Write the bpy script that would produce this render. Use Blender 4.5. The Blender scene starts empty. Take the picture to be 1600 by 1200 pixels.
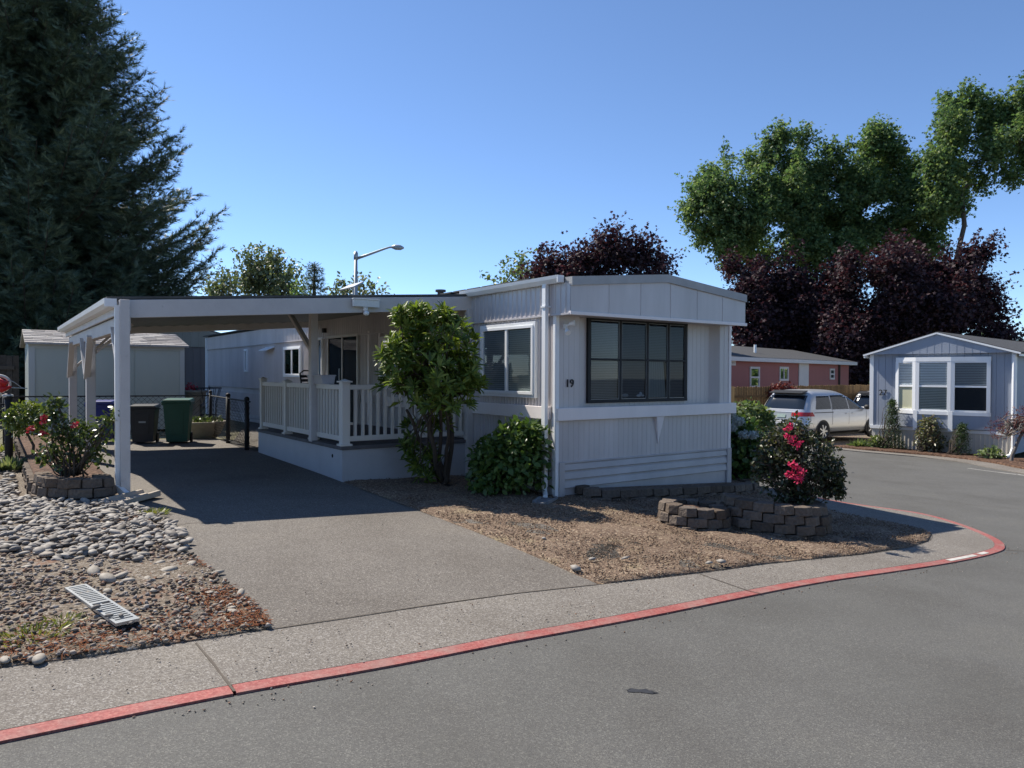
import bpy, bmesh, math, random
import numpy as np
from mathutils import Vector, Matrix

# ------------------------------------------------------------------ camera, sky, sun
SC = bpy.context.scene
COL = SC.collection
F, CH = 1140.0, 1.65
PITCH, ROLL = math.atan((600 - 584.3) / F), math.radians(0.24)
_f = np.array([0, math.cos(PITCH), -math.sin(PITCH)])
_r0 = np.array([1.0, 0, 0]); _u0 = np.cross(_r0, _f)
_r = _r0 * math.cos(ROLL) + _u0 * math.sin(ROLL)
_u = -_r0 * math.sin(ROLL) + _u0 * math.cos(ROLL)
CAM = np.array([0, 0, CH])
cd = bpy.data.cameras.new('camera'); cam = bpy.data.objects.new('camera', cd); COL.objects.link(cam)
cd.sensor_width = 36.0; cd.lens = F / 1600 * 36.0; cd.clip_start = 0.1; cd.clip_end = 3000
cam.matrix_world = Matrix(((_r[0], _u[0], -_f[0], 0), (_r[1], _u[1], -_f[1], 0), (_r[2], _u[2], -_f[2], CH), (0, 0, 0, 1)))
SC.camera = cam
SUN_EL = math.radians(48.0)
SUN_XY = np.array([-0.803, 0.595])
w = bpy.data.worlds.new('World'); SC.world = w; w.use_nodes = True
nt = w.node_tree; bg = nt.nodes['Background']
sky = nt.nodes.new('ShaderNodeTexSky'); sky.sky_type = 'NISHITA'; sky.sun_disc = False
sky.sun_elevation = SUN_EL; sky.sun_rotation = math.atan2(SUN_XY[0], SUN_XY[1])
sky.air_density = 1.0; sky.air_density = 1.0; sky.dust_density = 0.0; sky.ozone_density = 5.0; sky.altitude = 3000
nt.links.new(sky.outputs[0], bg.inputs[0]); bg.inputs[1].default_value = 0.125
sl = bpy.data.lights.new('sun', 'SUN'); sl.energy = 5.0; sl.angle = math.radians(0.5); sl.color = (1.0, 0.93, 0.82)
so = bpy.data.objects.new('sun', sl); COL.objects.link(so)
_sd = Vector((SUN_XY[0] * math.cos(SUN_EL), SUN_XY[1] * math.cos(SUN_EL), math.sin(SUN_EL)))
so.rotation_euler = _sd.to_track_quat('Z', 'Y').to_euler(); so.location = (-20, 15, 30)
SC.view_settings.view_transform = 'Standard'; SC.view_settings.look = 'None'
SC.view_settings.exposure = 0.64; SC.view_settings.gamma = 1.0
SC.cycles.max_bounces = 8; SC.cycles.transparent_max_bounces = 16

# ------------------------------------------------------------------ frames and terrain
H0 = np.array([0.596, 9.858, 0.0]); TH = math.radians(35.7)
A = np.array([math.cos(TH), math.sin(TH)]); B = np.array([-math.sin(TH), math.cos(TH)])
TX = [-60, -30, -8, -5, -3, 0, 3, 6, 12, 20, 60]; TZ = [.34, .32, .22, .17, .12, 0, -.20, -.43, -.72, -.84, -.9]
def terr(x): return float(np.interp(x, TX, TZ))
def ray(px, py): return _f + _r * (px - 800) / F + _u * (600 - py) / F
def gp(px, py, h=0.0):
    """terrain point seen at a pixel of the photograph"""
    z = 0.0; d = ray(px, py)
    for i in range(60):
        p = CAM + d * ((z - CH) / d[2]); z = .5 * z + .5 * (terr(p[0]) + h)
    return p
def dp(px, py, Y):
    d = ray(px, py); return CAM + d * (Y / d[1])
def ab(s, t): return H0[:2] + A * s + B * t      # house frame -> world xy
def abg(s, t, h=0.0):
    p = ab(s, t); return np.array([p[0], p[1], terr(p[0]) + h])
def toab(p):
    d = np.array(p[:2]) - H0[:2]; return float(d @ A), float(d @ B)

# ------------------------------------------------------------------ mesh building
def setp(o, label=None, cat=None, group=None, kind=None):
    if label: o['label'] = label
    if cat: o['category'] = cat
    if group: o['group'] = group
    if kind: o['kind'] = kind
    return o
def empty(name, loc, rz=0.0, label=None, cat=None, group=None):
    o = bpy.data.objects.new(name, None); COL.objects.link(o)
    o.location = tuple(loc); o.rotation_euler = (0, 0, rz); o.empty_display_size = .3
    return setp(o, label, cat, group)
class MB:
    def __init__(self): self.v = []; self.f = []
    def add(self, vs, fs):
        n = len(self.v); self.v += [tuple(map(float, p)) for p in vs]; self.f += [tuple(i + n for i in q) for q in fs]; return self
    def box(self, x0, x1, y0, y1, z0, z1):
        return self.add([(x0, y0, z0), (x1, y0, z0), (x1, y1, z0), (x0, y1, z0), (x0, y0, z1), (x1, y0, z1), (x1, y1, z1), (x0, y1, z1)],
                 [(0, 3, 2, 1), (4, 5, 6, 7), (0, 1, 5, 4), (1, 2, 6, 5), (2, 3, 7, 6), (3, 0, 4, 7)])
    def bar(self, p, q, w, h, up=(0, 0, 1)):
        p = np.array(p, float); q = np.array(q, float); d = q - p; d /= np.linalg.norm(d)
        s = np.cross(d, np.array(up, float)); 
        if np.linalg.norm(s) < 1e-5: s = np.cross(d, np.array([1.0, 0, 0]))
        s /= np.linalg.norm(s); n = np.cross(s, d); s *= w / 2; n *= h / 2
        vs = [c + i * s + j * n for c in (p, q) for i, j in ((-1, -1), (1, -1), (1, 1), (-1, 1))]
        return self.add(vs, [(0, 1, 2, 3), (7, 6, 5, 4), (0, 4, 5, 1), (1, 5, 6, 2), (2, 6, 7, 3), (3, 7, 4, 0)])
    def tube(self, pts, r, n=8, cap=True):
        pts = [np.array(p, float) for p in pts]; m = len(pts)
        rs = r if hasattr(r, '__len__') else [r] * m
        vs = []; prev = None
        for i, p in enumerate(pts):
            d = pts[min(i + 1, m - 1)] - pts[max(i - 1, 0)]; d = d / (np.linalg.norm(d) + 1e-9)
            if prev is None:
                t = np.array([1.0, 0, 0]) if abs(d[0]) < .8 else np.array([0, 1.0, 0])
            else: t = prev
            s = t - d * (t @ d); s /= np.linalg.norm(s) + 1e-9; prev = s; q = np.cross(d, s)
            for k in range(n):
                a = 2 * math.pi * k / n; vs.append(p + rs[i] * (s * math.cos(a) + q * math.sin(a)))
        fs = [(i * n + k, i * n + (k + 1) % n, (i + 1) * n + (k + 1) % n, (i + 1) * n + k) for i in range(m - 1) for k in range(n)]
        if cap: fs += [tuple(range(n - 1, -1, -1)), tuple((m - 1) * n + k for k in range(n))]
        return self.add(vs, fs)
    def prism(self, outline, fn0, fn1):
        n = len(outline)
        return self.add([fn0(*p) for p in outline] + [fn1(*p) for p in outline],
                 [tuple(range(n - 1, -1, -1)), tuple(range(n, 2 * n))] + [(i, (i + 1) % n, n + (i + 1) % n, n + i) for i in range(n)])
    def ball(self, c, r, nu=10, nv=6):
        r = r if hasattr(r, '__len__') else (r, r, r); vs = [(c[0], c[1], c[2] - r[2])]
        for j in range(1, nv):
            t = -math.pi / 2 + math.pi * j / nv
            vs += [(c[0] + r[0] * math.cos(t) * math.cos(2 * math.pi * k / nu), c[1] + r[1] * math.cos(t) * math.sin(2 * math.pi * k / nu), c[2] + r[2] * math.sin(t)) for k in range(nu)]
        vs.append((c[0], c[1], c[2] + r[2])); L = len(vs) - 1
        fs = [(0, 1 + (k + 1) % nu, 1 + k) for k in range(nu)]
        for j in range(nv - 2):
            fs += [(1 + j * nu + k, 1 + j * nu + (k + 1) % nu, 1 + (j + 1) * nu + (k + 1) % nu, 1 + (j + 1) * nu + k) for k in range(nu)]
        fs += [(L, L - nu + k, L - nu + (k + 1) % nu) for k in range(nu)]
        return self.add(vs, fs)
    def ribs(self, fn, u0, u1, z0, z1, pitch, wg, d):
        """ribbed sheet: flat pans with raised ribs; fn(u, n, z) -> xyz"""
        n = max(1, round((u1 - u0) / pitch)); p = (u1 - u0) / n; prof = []
        for i in range(n):
            u = u0 + i * p
            prof += [(u, 0), (u + p - wg, 0), (u + p - wg * .72, d), (u + p - wg * .28, d)]
        prof.append((u1, 0)); m = len(prof)
        self.add([fn(u, q, z0) for u, q in prof] + [fn(u, q, z1) for u, q in prof], [(i, i + 1, m + i + 1, m + i) for i in range(m - 1)])
        return self
    def build(self, name, mat, parent=None, bevel=0.0, smooth=False, loc=None, flip=False):
        me = bpy.data.meshes.new(name); me.from_pydata(self.v, [], self.f); me.update()
        bm = bmesh.new(); bm.from_mesh(me); bmesh.ops.recalc_face_normals(bm, faces=bm.faces); bm.to_mesh(me); bm.free()
        if smooth: me.polygons.foreach_set('use_smooth', [True] * len(me.polygons))
        me.materials.append(mat)
        o = bpy.data.objects.new(name, me); COL.objects.link(o)
        if parent: o.parent = parent
        if loc is not None: o.location = tuple(loc)
        if bevel:
            b = o.modifiers.new('bevel', 'BEVEL'); b.width = bevel; b.segments = 2; b.limit_method = 'ANGLE'; b.angle_limit = math.radians(40)
        return o
def copy_tree(o, parent=None):
    c = o.copy(); COL.objects.link(c)
    if parent: c.parent = parent
    for ch in list(o.children): copy_tree(ch, c)
    return c
def text_obj(name, txt, size, mat, parent, M, depth=.006):
    cu = bpy.data.curves.new('t', 'FONT'); cu.body = txt; cu.size = size; cu.extrude = depth; cu.align_x = 'CENTER'; cu.align_y = 'CENTER'
    tmp = bpy.data.objects.new('t', cu); COL.objects.link(tmp)
    bpy.context.view_layer.update()
    me = bpy.data.meshes.new_from_object(tmp.evaluated_get(bpy.context.evaluated_depsgraph_get()))
    bpy.data.objects.remove(tmp); bpy.data.curves.remove(cu)
    me.name = name; me.materials.clear(); me.materials.append(mat)
    o = bpy.data.objects.new(name, me); COL.objects.link(o); o.parent = parent; o.matrix_local = M
    return o

# ------------------------------------------------------------------ materials
def newmat(name):
    m = bpy.data.materials.new(name); m.use_nodes = True; n = m.node_tree; return m, n, n.nodes['Principled BSDF']
def node(n, t, **k):
    x = n.nodes.new(t)
    for a, v in k.items(): setattr(x, a, v)
    return x
def ramp(n, stops):
    r = n.nodes.new('ShaderNodeValToRGB'); e = r.color_ramp.elements
    while len(e) < len(stops): e.new(0.5)
    for i, (p, c) in enumerate(stops): e[i].position = p; e[i].color = (*c, 1)
    return r
def sc3(c, k): return tuple(max(0, x * k) for x in c)
def paint(name, c, rough=.5, var=.12, scale=2.5, streak=True, metal=0.0, bump=.0, spec=.4, dirt=.0):
    m, n, b = newmat(name); tc = node(n, 'ShaderNodeTexCoord'); mp = node(n, 'ShaderNodeMapping')
    mp.inputs['Scale'].default_value = (1, 1, .18) if streak else (1, 1, 1)
    n.links.new(tc.outputs['Object'], mp.inputs[0])
    no = node(n, 'ShaderNodeTexNoise'); no.inputs['Scale'].default_value = scale; no.inputs['Detail'].default_value = 8; no.inputs['Roughness'].default_value = .65
    n.links.new(mp.outputs[0], no.inputs[0])
    r = ramp(n, [(.3, sc3(c, 1 - var)), (.7, sc3(c, 1 + var * .5))]); n.links.new(no.outputs[0], r.inputs[0])
    out = r.outputs[0]
    if dirt:
        n2 = node(n, 'ShaderNodeTexNoise'); n2.inputs['Scale'].default_value = 14; n2.inputs['Detail'].default_value = 10; n2.inputs['Roughness'].default_value = .75
        n.links.new(tc.outputs['Object'], n2.inputs[0]); r2 = ramp(n, [(.60, (0, 0, 0)), (.74, (dirt, dirt, dirt))]); n.links.new(n2.outputs[0], r2.inputs[0])
        mx = node(n, 'ShaderNodeMixRGB'); mx.inputs[2].default_value = (*sc3((.2, .17, .13), 1), 1)
        n.links.new(r2.outputs[0], mx.inputs[0]); n.links.new(out, mx.inputs[1]); out = mx.outputs[0]
    n.links.new(out, b.inputs['Base Color']); b.inputs['Roughness'].default_value = rough; b.inputs['Metallic'].default_value = metal
    b.inputs['Specular IOR Level'].default_value = spec
    if bump:
        n3 = node(n, 'ShaderNodeTexNoise'); n3.inputs['Scale'].default_value = 60; n3.inputs['Detail'].default_value = 6
        n.links.new(tc.outputs['Object'], n3.inputs[0]); bp = node(n, 'ShaderNodeBump'); bp.inputs['Strength'].default_value = bump; bp.inputs['Distance'].default_value = .01
        n.links.new(n3.outputs[0], bp.inputs['Height']); n.links.new(bp.outputs[0], b.inputs['Normal'])
    return m
def island(name, cols, rough=.8, bump=.3, spec=.3, nscale=40, bdist=.01):
    m, n, b = newmat(name); g = node(n, 'ShaderNodeNewGeometry'); r = ramp(n, [(i / (len(cols) - 1), c) for i, c in enumerate(cols)])
    n.links.new(g.outputs['Random Per Island'], r.inputs[0]); tc = node(n, 'ShaderNodeTexCoord')
    no = node(n, 'ShaderNodeTexNoise'); no.inputs['Scale'].default_value = nscale; no.inputs['Detail'].default_value = 8
    n.links.new(tc.outputs['Object'], no.inputs[0]); mx = node(n, 'ShaderNodeMixRGB', blend_type='MULTIPLY'); mx.inputs[0].default_value = .55
    n.links.new(r.outputs[0], mx.inputs[1]); rr = ramp(n, [(.3, (.5, .5, .5)), (.65, (1.15, 1.12, 1.08))]); n.links.new(no.outputs[0], rr.inputs[0]); n.links.new(rr.outputs[0], mx.inputs[2])
    n.links.new(mx.outputs[0], b.inputs['Base Color']); b.inputs['Roughness'].default_value = rough; b.inputs['Specular IOR Level'].default_value = spec
    bp = node(n, 'ShaderNodeBump'); bp.inputs['Strength'].default_value = bump; bp.inputs['Distance'].default_value = bdist
    n.links.new(no.outputs[0], bp.inputs['Height']); n.links.new(bp.outputs[0], b.inputs['Normal'])
    return m
def leafmat(name, cols, trans=.35, rough=.45, spec=.35, tcol=None):
    m, n, b = newmat(name); g = node(n, 'ShaderNodeNewGeometry'); r = ramp(n, [(i / (len(cols) - 1), c) for i, c in enumerate(cols)])
    n.links.new(g.outputs['Random Per Island'], r.inputs[0]); n.links.new(r.outputs[0], b.inputs['Base Color'])
    b.inputs['Roughness'].default_value = rough; b.inputs['Specular IOR Level'].default_value = spec
    t = node(n, 'ShaderNodeBsdfTranslucent'); mx = node(n, 'ShaderNodeMixShader'); mx.inputs[0].default_value = trans
    hs = node(n, 'ShaderNodeMixRGB', blend_type='MULTIPLY'); hs.inputs[0].default_value = 1; hs.inputs[2].default_value = (*(tcol or (1.3, 1.35, .7)), 1)
    n.links.new(r.outputs[0], hs.inputs[1]); n.links.new(hs.outputs[0], t.inputs[0])
    n.links.new(b.outputs[0], mx.inputs[1]); n.links.new(t.outputs[0], mx.inputs[2]); n.links.new(mx.outputs[0], n.nodes['Material Output'].inputs[0])
    return m
def speckle(name, base, stops, vscale, fine, rough=.85, bump=.35, blot=None, bdist=.004):
    """aggregate: voronoi grains coloured per cell, plus large soft stains"""
    m, n, b = newmat(name); tc = node(n, 'ShaderNodeTexCoord')
    v = node(n, 'ShaderNodeTexVoronoi'); v.inputs['Scale'].default_value = vscale; n.links.new(tc.outputs['Object'], v.inputs[0])
    sx = node(n, 'ShaderNodeSeparateColor'); n.links.new(v.outputs['Color'], sx.inputs[0]); r = ramp(n, stops); n.links.new(sx.outputs[0], r.inputs[0])
    no = node(n, 'ShaderNodeTexNoise'); no.inputs['Scale'].default_value = fine; no.inputs['Detail'].default_value = 10; no.inputs['Roughness'].default_value = .7
    n.links.new(tc.outputs['Object'], no.inputs[0])
    big = node(n, 'ShaderNodeTexNoise'); big.inputs['Scale'].default_value = .9; big.inputs['Detail'].default_value = 7; big.inputs['Roughness'].default_value = .6
    n.links.new(tc.outputs['Object'], big.inputs[0])
    mx = node(n, 'ShaderNodeMixRGB', blend_type='MULTIPLY'); mx.inputs[0].default_value = .8; n.links.new(r.outputs[0], mx.inputs[1])
    r2 = ramp(n, [(.25, (.72, .7, .68)), (.55, (1, 1, 1)), (.8, (1.15, 1.13, 1.08))]); n.links.new(big.outputs[0], r2.inputs[0]); n.links.new(r2.outputs[0], mx.inputs[2])
    m2 = node(n, 'ShaderNodeMixRGB', blend_type='MULTIPLY'); m2.inputs[0].default_value = .6; n.links.new(mx.outputs[0], m2.inputs[1])
    r3 = ramp(n, [(.3, (.6, .6, .6)), (.7, (1.25, 1.25, 1.25))]); n.links.new(no.outputs[0], r3.inputs[0]); n.links.new(r3.outputs[0], m2.inputs[2])
    out = m2.outputs[0]
    if blot:
        col, lo, hi, s = blot; nb = node(n, 'ShaderNodeTexNoise'); nb.inputs['Scale'].default_value = s; nb.inputs['Detail'].default_value = 9; nb.inputs['Roughness'].default_value = .7
        n.links.new(tc.outputs['Object'], nb.inputs[0]); rb = ramp(n, [(lo, (0, 0, 0)), (hi, (.85, .85, .85))]); n.links.new(nb.outputs[0], rb.inputs[0])
        m3 = node(n, 'ShaderNodeMixRGB'); m3.inputs[2].default_value = (*col, 1); n.links.new(rb.outputs[0], m3.inputs[0]); n.links.new(out, m3.inputs[1]); out = m3.outputs[0]
    n.links.new(out, b.inputs['Base Color']); b.inputs['Roughness'].default_value = rough; b.inputs['Specular IOR Level'].default_value = .25
    bp = node(n, 'ShaderNodeBump'); bp.inputs['Strength'].default_value = bump; bp.inputs['Distance'].default_value = bdist
    ad = node(n, 'ShaderNodeMath', operation='ADD'); n.links.new(v.outputs['Distance'], ad.inputs[0]); n.links.new(no.outputs[0], ad.inputs[1])
    n.links.new(ad.outputs[0], bp.inputs['Height']); n.links.new(bp.outputs[0], b.inputs['Normal'])
    return m
def glassmat(name, refl=.22, tint=(.85, .9, .92)):
    m, n, b = newmat(name); t = node(n, 'ShaderNodeBsdfTransparent'); t.inputs[0].default_value = (*tint, 1)
    g = node(n, 'ShaderNodeBsdfGlossy'); g.inputs['Roughness'].default_value = .02; lw = node(n, 'ShaderNodeLayerWeight'); lw.inputs[0].default_value = refl
    mx = node(n, 'ShaderNodeMixShader'); n.links.new(lw.outputs['Fresnel'], mx.inputs[0]); n.links.new(t.outputs[0], mx.inputs[1]); n.links.new(g.outputs[0], mx.inputs[2])
    n.links.new(mx.outputs[0], n.nodes['Material Output'].inputs[0]); return m
M = {}
M['asphalt'] = speckle('asphalt', None, [(0, (0.089, 0.086, 0.081)), (.5, (0.111, 0.108, 0.101)), (.8, (0.127, 0.125, 0.114)), (1, (0.183, 0.178, 0.160))], 170, 120, .8, .5, ((0.092, 0.090, 0.082), .5, .8, .55), .003)
M['aggregate'] = speckle('aggregate', None, [(0, (0.123, 0.109, 0.096)), (.35, (0.170, 0.151, 0.131)), (.7, (0.210, 0.190, 0.164)), (.9, (0.279, 0.258, 0.230)), (1, (0.339, 0.318, 0.294))], 135, 120, .85, .6, ((0.236, 0.211, 0.173), .62, .8, 1.3), .004)
M['drive'] = speckle('drive', None, [(0, (0.099, 0.088, 0.078)), (.4, (0.140, 0.124, 0.110)), (.75, (0.174, 0.157, 0.136)), (.92, (0.244, 0.223, 0.194)), (1, (0.318, 0.293, 0.264))], 140, 120, .85, .6, None, .004)
M['red_paint'] = speckle('red_paint', None, [(0, (0.281, 0.076, 0.070)), (.6, (0.343, 0.101, 0.089)), (1, (0.390, 0.152, 0.129))], 90, 40, .7, .3, ((.26, .19, .165), .44, .74, 5), .003)
M['soil'] = speckle('soil', None, [(0, (0.096, 0.065, 0.047)), (.5, (0.172, 0.118, 0.084)), (.85, (0.268, 0.194, 0.135)), (1, (0.388, 0.311, 0.224))], 60, 40, .95, .8, ((0.291, 0.238, 0.144), .55, .72, 2.2), .01)
M['gravel_dirt'] = speckle('gravel_dirt', None, [(0, (0.087, 0.066, 0.048)), (.4, (0.166, 0.131, 0.096)), (.8, (0.236, 0.197, 0.153)), (1, (0.367, 0.332, 0.288))], 75, 60, .95, .8, ((0.218, 0.087, 0.044), .56, .7, 1.7), .008)
M['mulch'] = speckle('mulch', None, [(0, (.05, .028, .018)), (.6, (.1, .055, .035)), (1, (.2, .12, .08))], 30, 30, .95, .8, None, .01)
M['far_ground'] = speckle('far_ground', None, [(0, (.08, .075, .045)), (.6, (.14, .13, .08)), (1, (.22, .2, .13))], 20, 8, .95, .6, ((.2, .18, .1), .5, .7, .5), .01)
M['cobble'] = island('cobble', [(0.083, 0.070, 0.059), (0.140, 0.128, 0.118), (0.237, 0.217, 0.196), (0.333, 0.310, 0.277), (0.193, 0.170, 0.147), (0.403, 0.374, 0.334), (0.263, 0.221, 0.180), (0.298, 0.281, 0.261)], .7, .25, .35, 35, .004)
M['clod'] = island('clod', [(0.104, 0.068, 0.048), (0.175, 0.118, 0.085), (0.258, 0.184, 0.131), (0.340, 0.260, 0.187), (0.144, 0.098, 0.074)], .95, .5, .1, 60)
M['chip'] = island('chip', [(0.098, 0.083, 0.069), (0.195, 0.166, 0.137), (0.293, 0.253, 0.215), (0.410, 0.371, 0.332), (0.215, 0.117, 0.074), (0.244, 0.204, 0.166)], .9, .4, .2, 60)
M['needles'] = island('needles', [(0.176, 0.056, 0.024), (0.240, 0.088, 0.040), (0.128, 0.048, 0.024), (0.272, 0.136, 0.064)], .9, .2, .1)
M['straw'] = island('straw', [(0.098, 0.060, 0.038), (0.208, 0.161, 0.101), (0.276, 0.226, 0.158), (0.153, 0.101, 0.069), (0.306, 0.262, 0.208)], .9, .2, .1)
M['palestone'] = island('palestone', [(.45, .42, .37), (.55, .52, .47), (.38, .35, .31), (.2, .19, .18), (.48, .42, .33)], .7, .3, .3, 30, .004)
M['block'] = island('block', [(0.102, 0.078, 0.061), (0.143, 0.112, 0.088), (0.177, 0.143, 0.116), (0.122, 0.102, 0.088)], .9, .9, .15, 28, .02)
M['siding'] = paint('siding', (0.563, 0.531, 0.530), .38, 0.2, 1.6, True, 0, 0, .75, .18)
M['siding_trim'] = paint('siding_trim', (0.860, 0.802, 0.785), .38, .08, 2, True, 0, .05, .4, .25)
M['fascia_cap'] = paint('fascia_cap', (0.416, 0.424, 0.424), .6, .15, 3, False, 0, .2, .3, .3)
M['skirt'] = paint('skirt', (0.510, 0.484, 0.482), .45, 0.2, 1.3, False, 0, 0, .4, .3)
M['white'] = paint('white', (0.858, 0.869, 0.869), .4, .06, 2, True, 0, 0, .4, .06)
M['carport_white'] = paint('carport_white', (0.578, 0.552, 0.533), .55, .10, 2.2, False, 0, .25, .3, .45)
M['vinyl'] = paint('vinyl', (.64, .62, .58), .4, .05, 2, True, 0, 0, .4)
M['deckbase'] = paint('deckbase', (0.438, 0.442, 0.469), .55, .12, 1.2, False, 0, .05, .3, .15)
M['deckboard'] = paint('deckboard', (.12, .115, .12), .8, .2, 6, False, 0, .3)
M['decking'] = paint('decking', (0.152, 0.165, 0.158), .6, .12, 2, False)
M['roof_dark'] = paint('roof_dark', (0.085, 0.087, 0.085), .8, .2, 6, False, 0, .4)
M['roof_top'] = paint('roof_top', (.3, .29, .27), .8, .2, 5, False, 0, .4)
M['black_metal'] = paint('black_metal', (.014, .015, .017), .65, .2, 5, False)
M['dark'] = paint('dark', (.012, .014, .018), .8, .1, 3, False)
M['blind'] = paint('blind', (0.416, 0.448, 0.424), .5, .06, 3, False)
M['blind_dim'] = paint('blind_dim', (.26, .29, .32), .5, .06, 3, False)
M['galv'] = paint('galv', (0.422, 0.442, 0.456), .38, .12, 6, False, .75)
M['grey_metal'] = paint('grey_metal', (.36, .40, .42), .45, .08, 4, False, .4)
M['sash_grey'] = paint('sash_grey', (.26, .27, .28), .4, .06, 3, False, .5)
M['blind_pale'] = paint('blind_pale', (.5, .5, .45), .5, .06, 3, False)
M['alu'] = paint('alu', (.55, .57, .59), .35, .06, 3, False, .7)
M['glass'] = glassmat('glass', .12)
M['glass_dark'] = glassmat('glass_dark', .2, (.5, .55, .6))
M['shed_wall'] = paint('shed_wall', (0.403, 0.431, 0.391), .5, .06, 1.2, True)
M['shed_trim'] = paint('shed_trim', (.44, .46, .45), .5, .06, 2, True)
M['shingle_grey'] = island('shingle_grey', [(.2, .19, .19), (.3, .285, .28), (.4, .385, .37), (.26, .24, .24)], .9, .4, .2, 30)
M['shingle_dark'] = paint('shingle_dark', (.06, .06, .062), .9, .3, 8, False, 0, .6)
M['brown_wall'] = paint('brown_wall', (.15, .13, .125), .7, .15, 2, True)
M['tan_wall'] = paint('tan_wall', (.27, .25, .21), .7, .15, 2, True)
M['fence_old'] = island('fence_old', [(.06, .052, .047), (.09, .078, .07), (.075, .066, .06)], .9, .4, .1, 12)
M['fence_wood'] = island('fence_wood', [(0.163, 0.103, 0.048), (0.223, 0.142, 0.069), (0.137, 0.090, 0.048), (0.257, 0.172, 0.086)], .85, .3, .15, 14)
M['fence_post'] = paint('fence_post', (.45, .29, .12), .8, .2, 5, True)
M['pink'] = paint('pink', (0.325, 0.110, 0.093), .6, .06, 2, True)
M['pink_trim'] = paint('pink_trim', (.62, .58, .54), .5, .05, 2, False)
M['h27'] = paint('h27', (0.315, 0.350, 0.414), .6, .10, 2, True, 0, .15, .3, .08)
M['h27_skirt'] = paint('h27_skirt', (.60, .565, .50), .6, .08, 2, True, 0, 0, .3, .15)
M['shade_cream'] = paint('shade_cream', (.7, .62, .42), .7, .05, 3, False)
M['bin_green'] = paint('bin_green', (.018, .085, .055), .45, .1, 3, False)
M['bin_black'] = paint('bin_black', (.022, .024, .028), .5, .1, 3, False)
M['bin_blue'] = paint('bin_blue', (.018, .03, .19), .45, .1, 3, False)
M['pale_label'] = paint('pale_label', (.3, .32, .32), .5, .1, 8, False)
M['red'] = paint('red', (.55, .02, .025), .35, .1, 5, False)
M['clearplastic'] = paint('clearplastic', (.6, .6, .58), .3, .1, 5, False)
M['bark'] = paint('bark', (0.084, 0.066, 0.052), .9, .3, 9, True, 0, .8)
M['bark_grey'] = paint('bark_grey', (.17, .155, .14), .9, .3, 6, True, 0, .8)
M['stone_urn'] = paint('stone_urn', (.42, .36, .29), .9, .2, 6, False, 0, .5)
M['car_silver'] = paint('car_silver', (.58, .59, .60), .28, .02, 1, False, .55, 0, .6)
M['car_white'] = paint('car_white', (.78, .79, .80), .3, .02, 1, False, 0, 0, .6)
M['car_glass'] = paint('car_glass', (.012, .015, .018), .06, .05, 1, False, 0, 0, .8)
M['car_black'] = paint('car_black', (.015, .015, .016), .6, .1, 4, False)
M['tyre'] = paint('tyre', (.02, .02, .02), .85, .1, 6, False)
M['tail_red'] = paint('tail_red', (.45, .008, .012), .2, .05, 5, False, 0, 0, .7)
M['plate'] = paint('plate', (.35, .45, .42), .4, .15, 20, False)
M['lens'] = paint('lens', (.75, .76, .74), .3, .1, 40, False)
M['crack'] = paint('crack', (0.109, 0.091, 0.073), .95, .2, 20, False)
M['oil'] = paint('oil', (0.040, 0.040, 0.042), .5, .3, 20, False)
M['conc_grey'] = paint('conc_grey', (.2, .2, .2), .9, .2, 6, False, 0, .4)
M['line_white'] = paint('line_white', (.5, .48, .44), .8, .3, 9, False)

# ------------------------------------------------------------------ foliage
def unit(v): return v / (np.linalg.norm(v, axis=-1, keepdims=True) + 1e-9)
T_DIAM = (np.array([(0, -.5, 0), (.3, .05, .05), (0, .5, -.05), (-.3, .05, .05)]), [(0, 1, 2, 3)])
T_LONG = (np.array([(0, 0, 0), (.11, .4, .03), (.09, .75, .0), (0, 1, -.1), (-.09, .75, .0), (-.11, .4, .03), (0, .5, -.015)]), [(0, 1, 2, 6), (6, 2, 3), (6, 3, 4), (0, 6, 4, 5)])
T_BROAD = (np.array([(0, 0, 0), (.3, .3, .04), (.26, .65, .02), (0, 1, -.12), (-.26, .65, .02), (-.3, .3, .04), (0, .5, -.03)]), [(0, 1, 2, 6), (6, 2, 3), (6, 3, 4), (0, 6, 4, 5)])
T_NEEDLE = (np.array([(0, 0, 0), (.10, .35, 0), (.06, .8, 0), (0, 1, 0), (-.06, .8, 0), (-.10, .35, 0)]), [(0, 1, 2, 3, 4, 5)])
T_SPRAY = (np.array([(-.05, 0, 0), (.05, 0, 0), (0, 1, -.06), (-.05, .1, 0), (.05, .16, 0), (.27, .62, -.04), (.05, .1, 0), (-.05, .16, 0), (-.27, .6, -.04), (-.05, .4, 0), (.05, .46, 0), (.2, .86, -.03), (.05, .4, 0), (-.05, .46, 0), (-.2, .84, -.03), (-.05, .0, 0), (.06, .05, 0), (.2, .3, .0), (.05, .0, 0), (-.06, .05, 0), (-.2, .3, 0)]), [(0, 1, 2), (3, 4, 5), (6, 8, 7), (9, 10, 11), (12, 14, 13), (15, 16, 17), (18, 20, 19)])
T_STAR = (np.array([(0, -.35, 0), (.18, -.12, .03), (.5, -.1, -.04), (.24, .12, .03), (.3, .45, -.04), (0, .25, .03), (-.3, .45, -.04), (-.24, .12, .03), (-.5, -.1, -.04), (-.18, -.12, .03)]), [(0, 1, 3, 5, 7, 9), (1, 2, 3), (3, 4, 5), (5, 6, 7), (7, 8, 9)])
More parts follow.
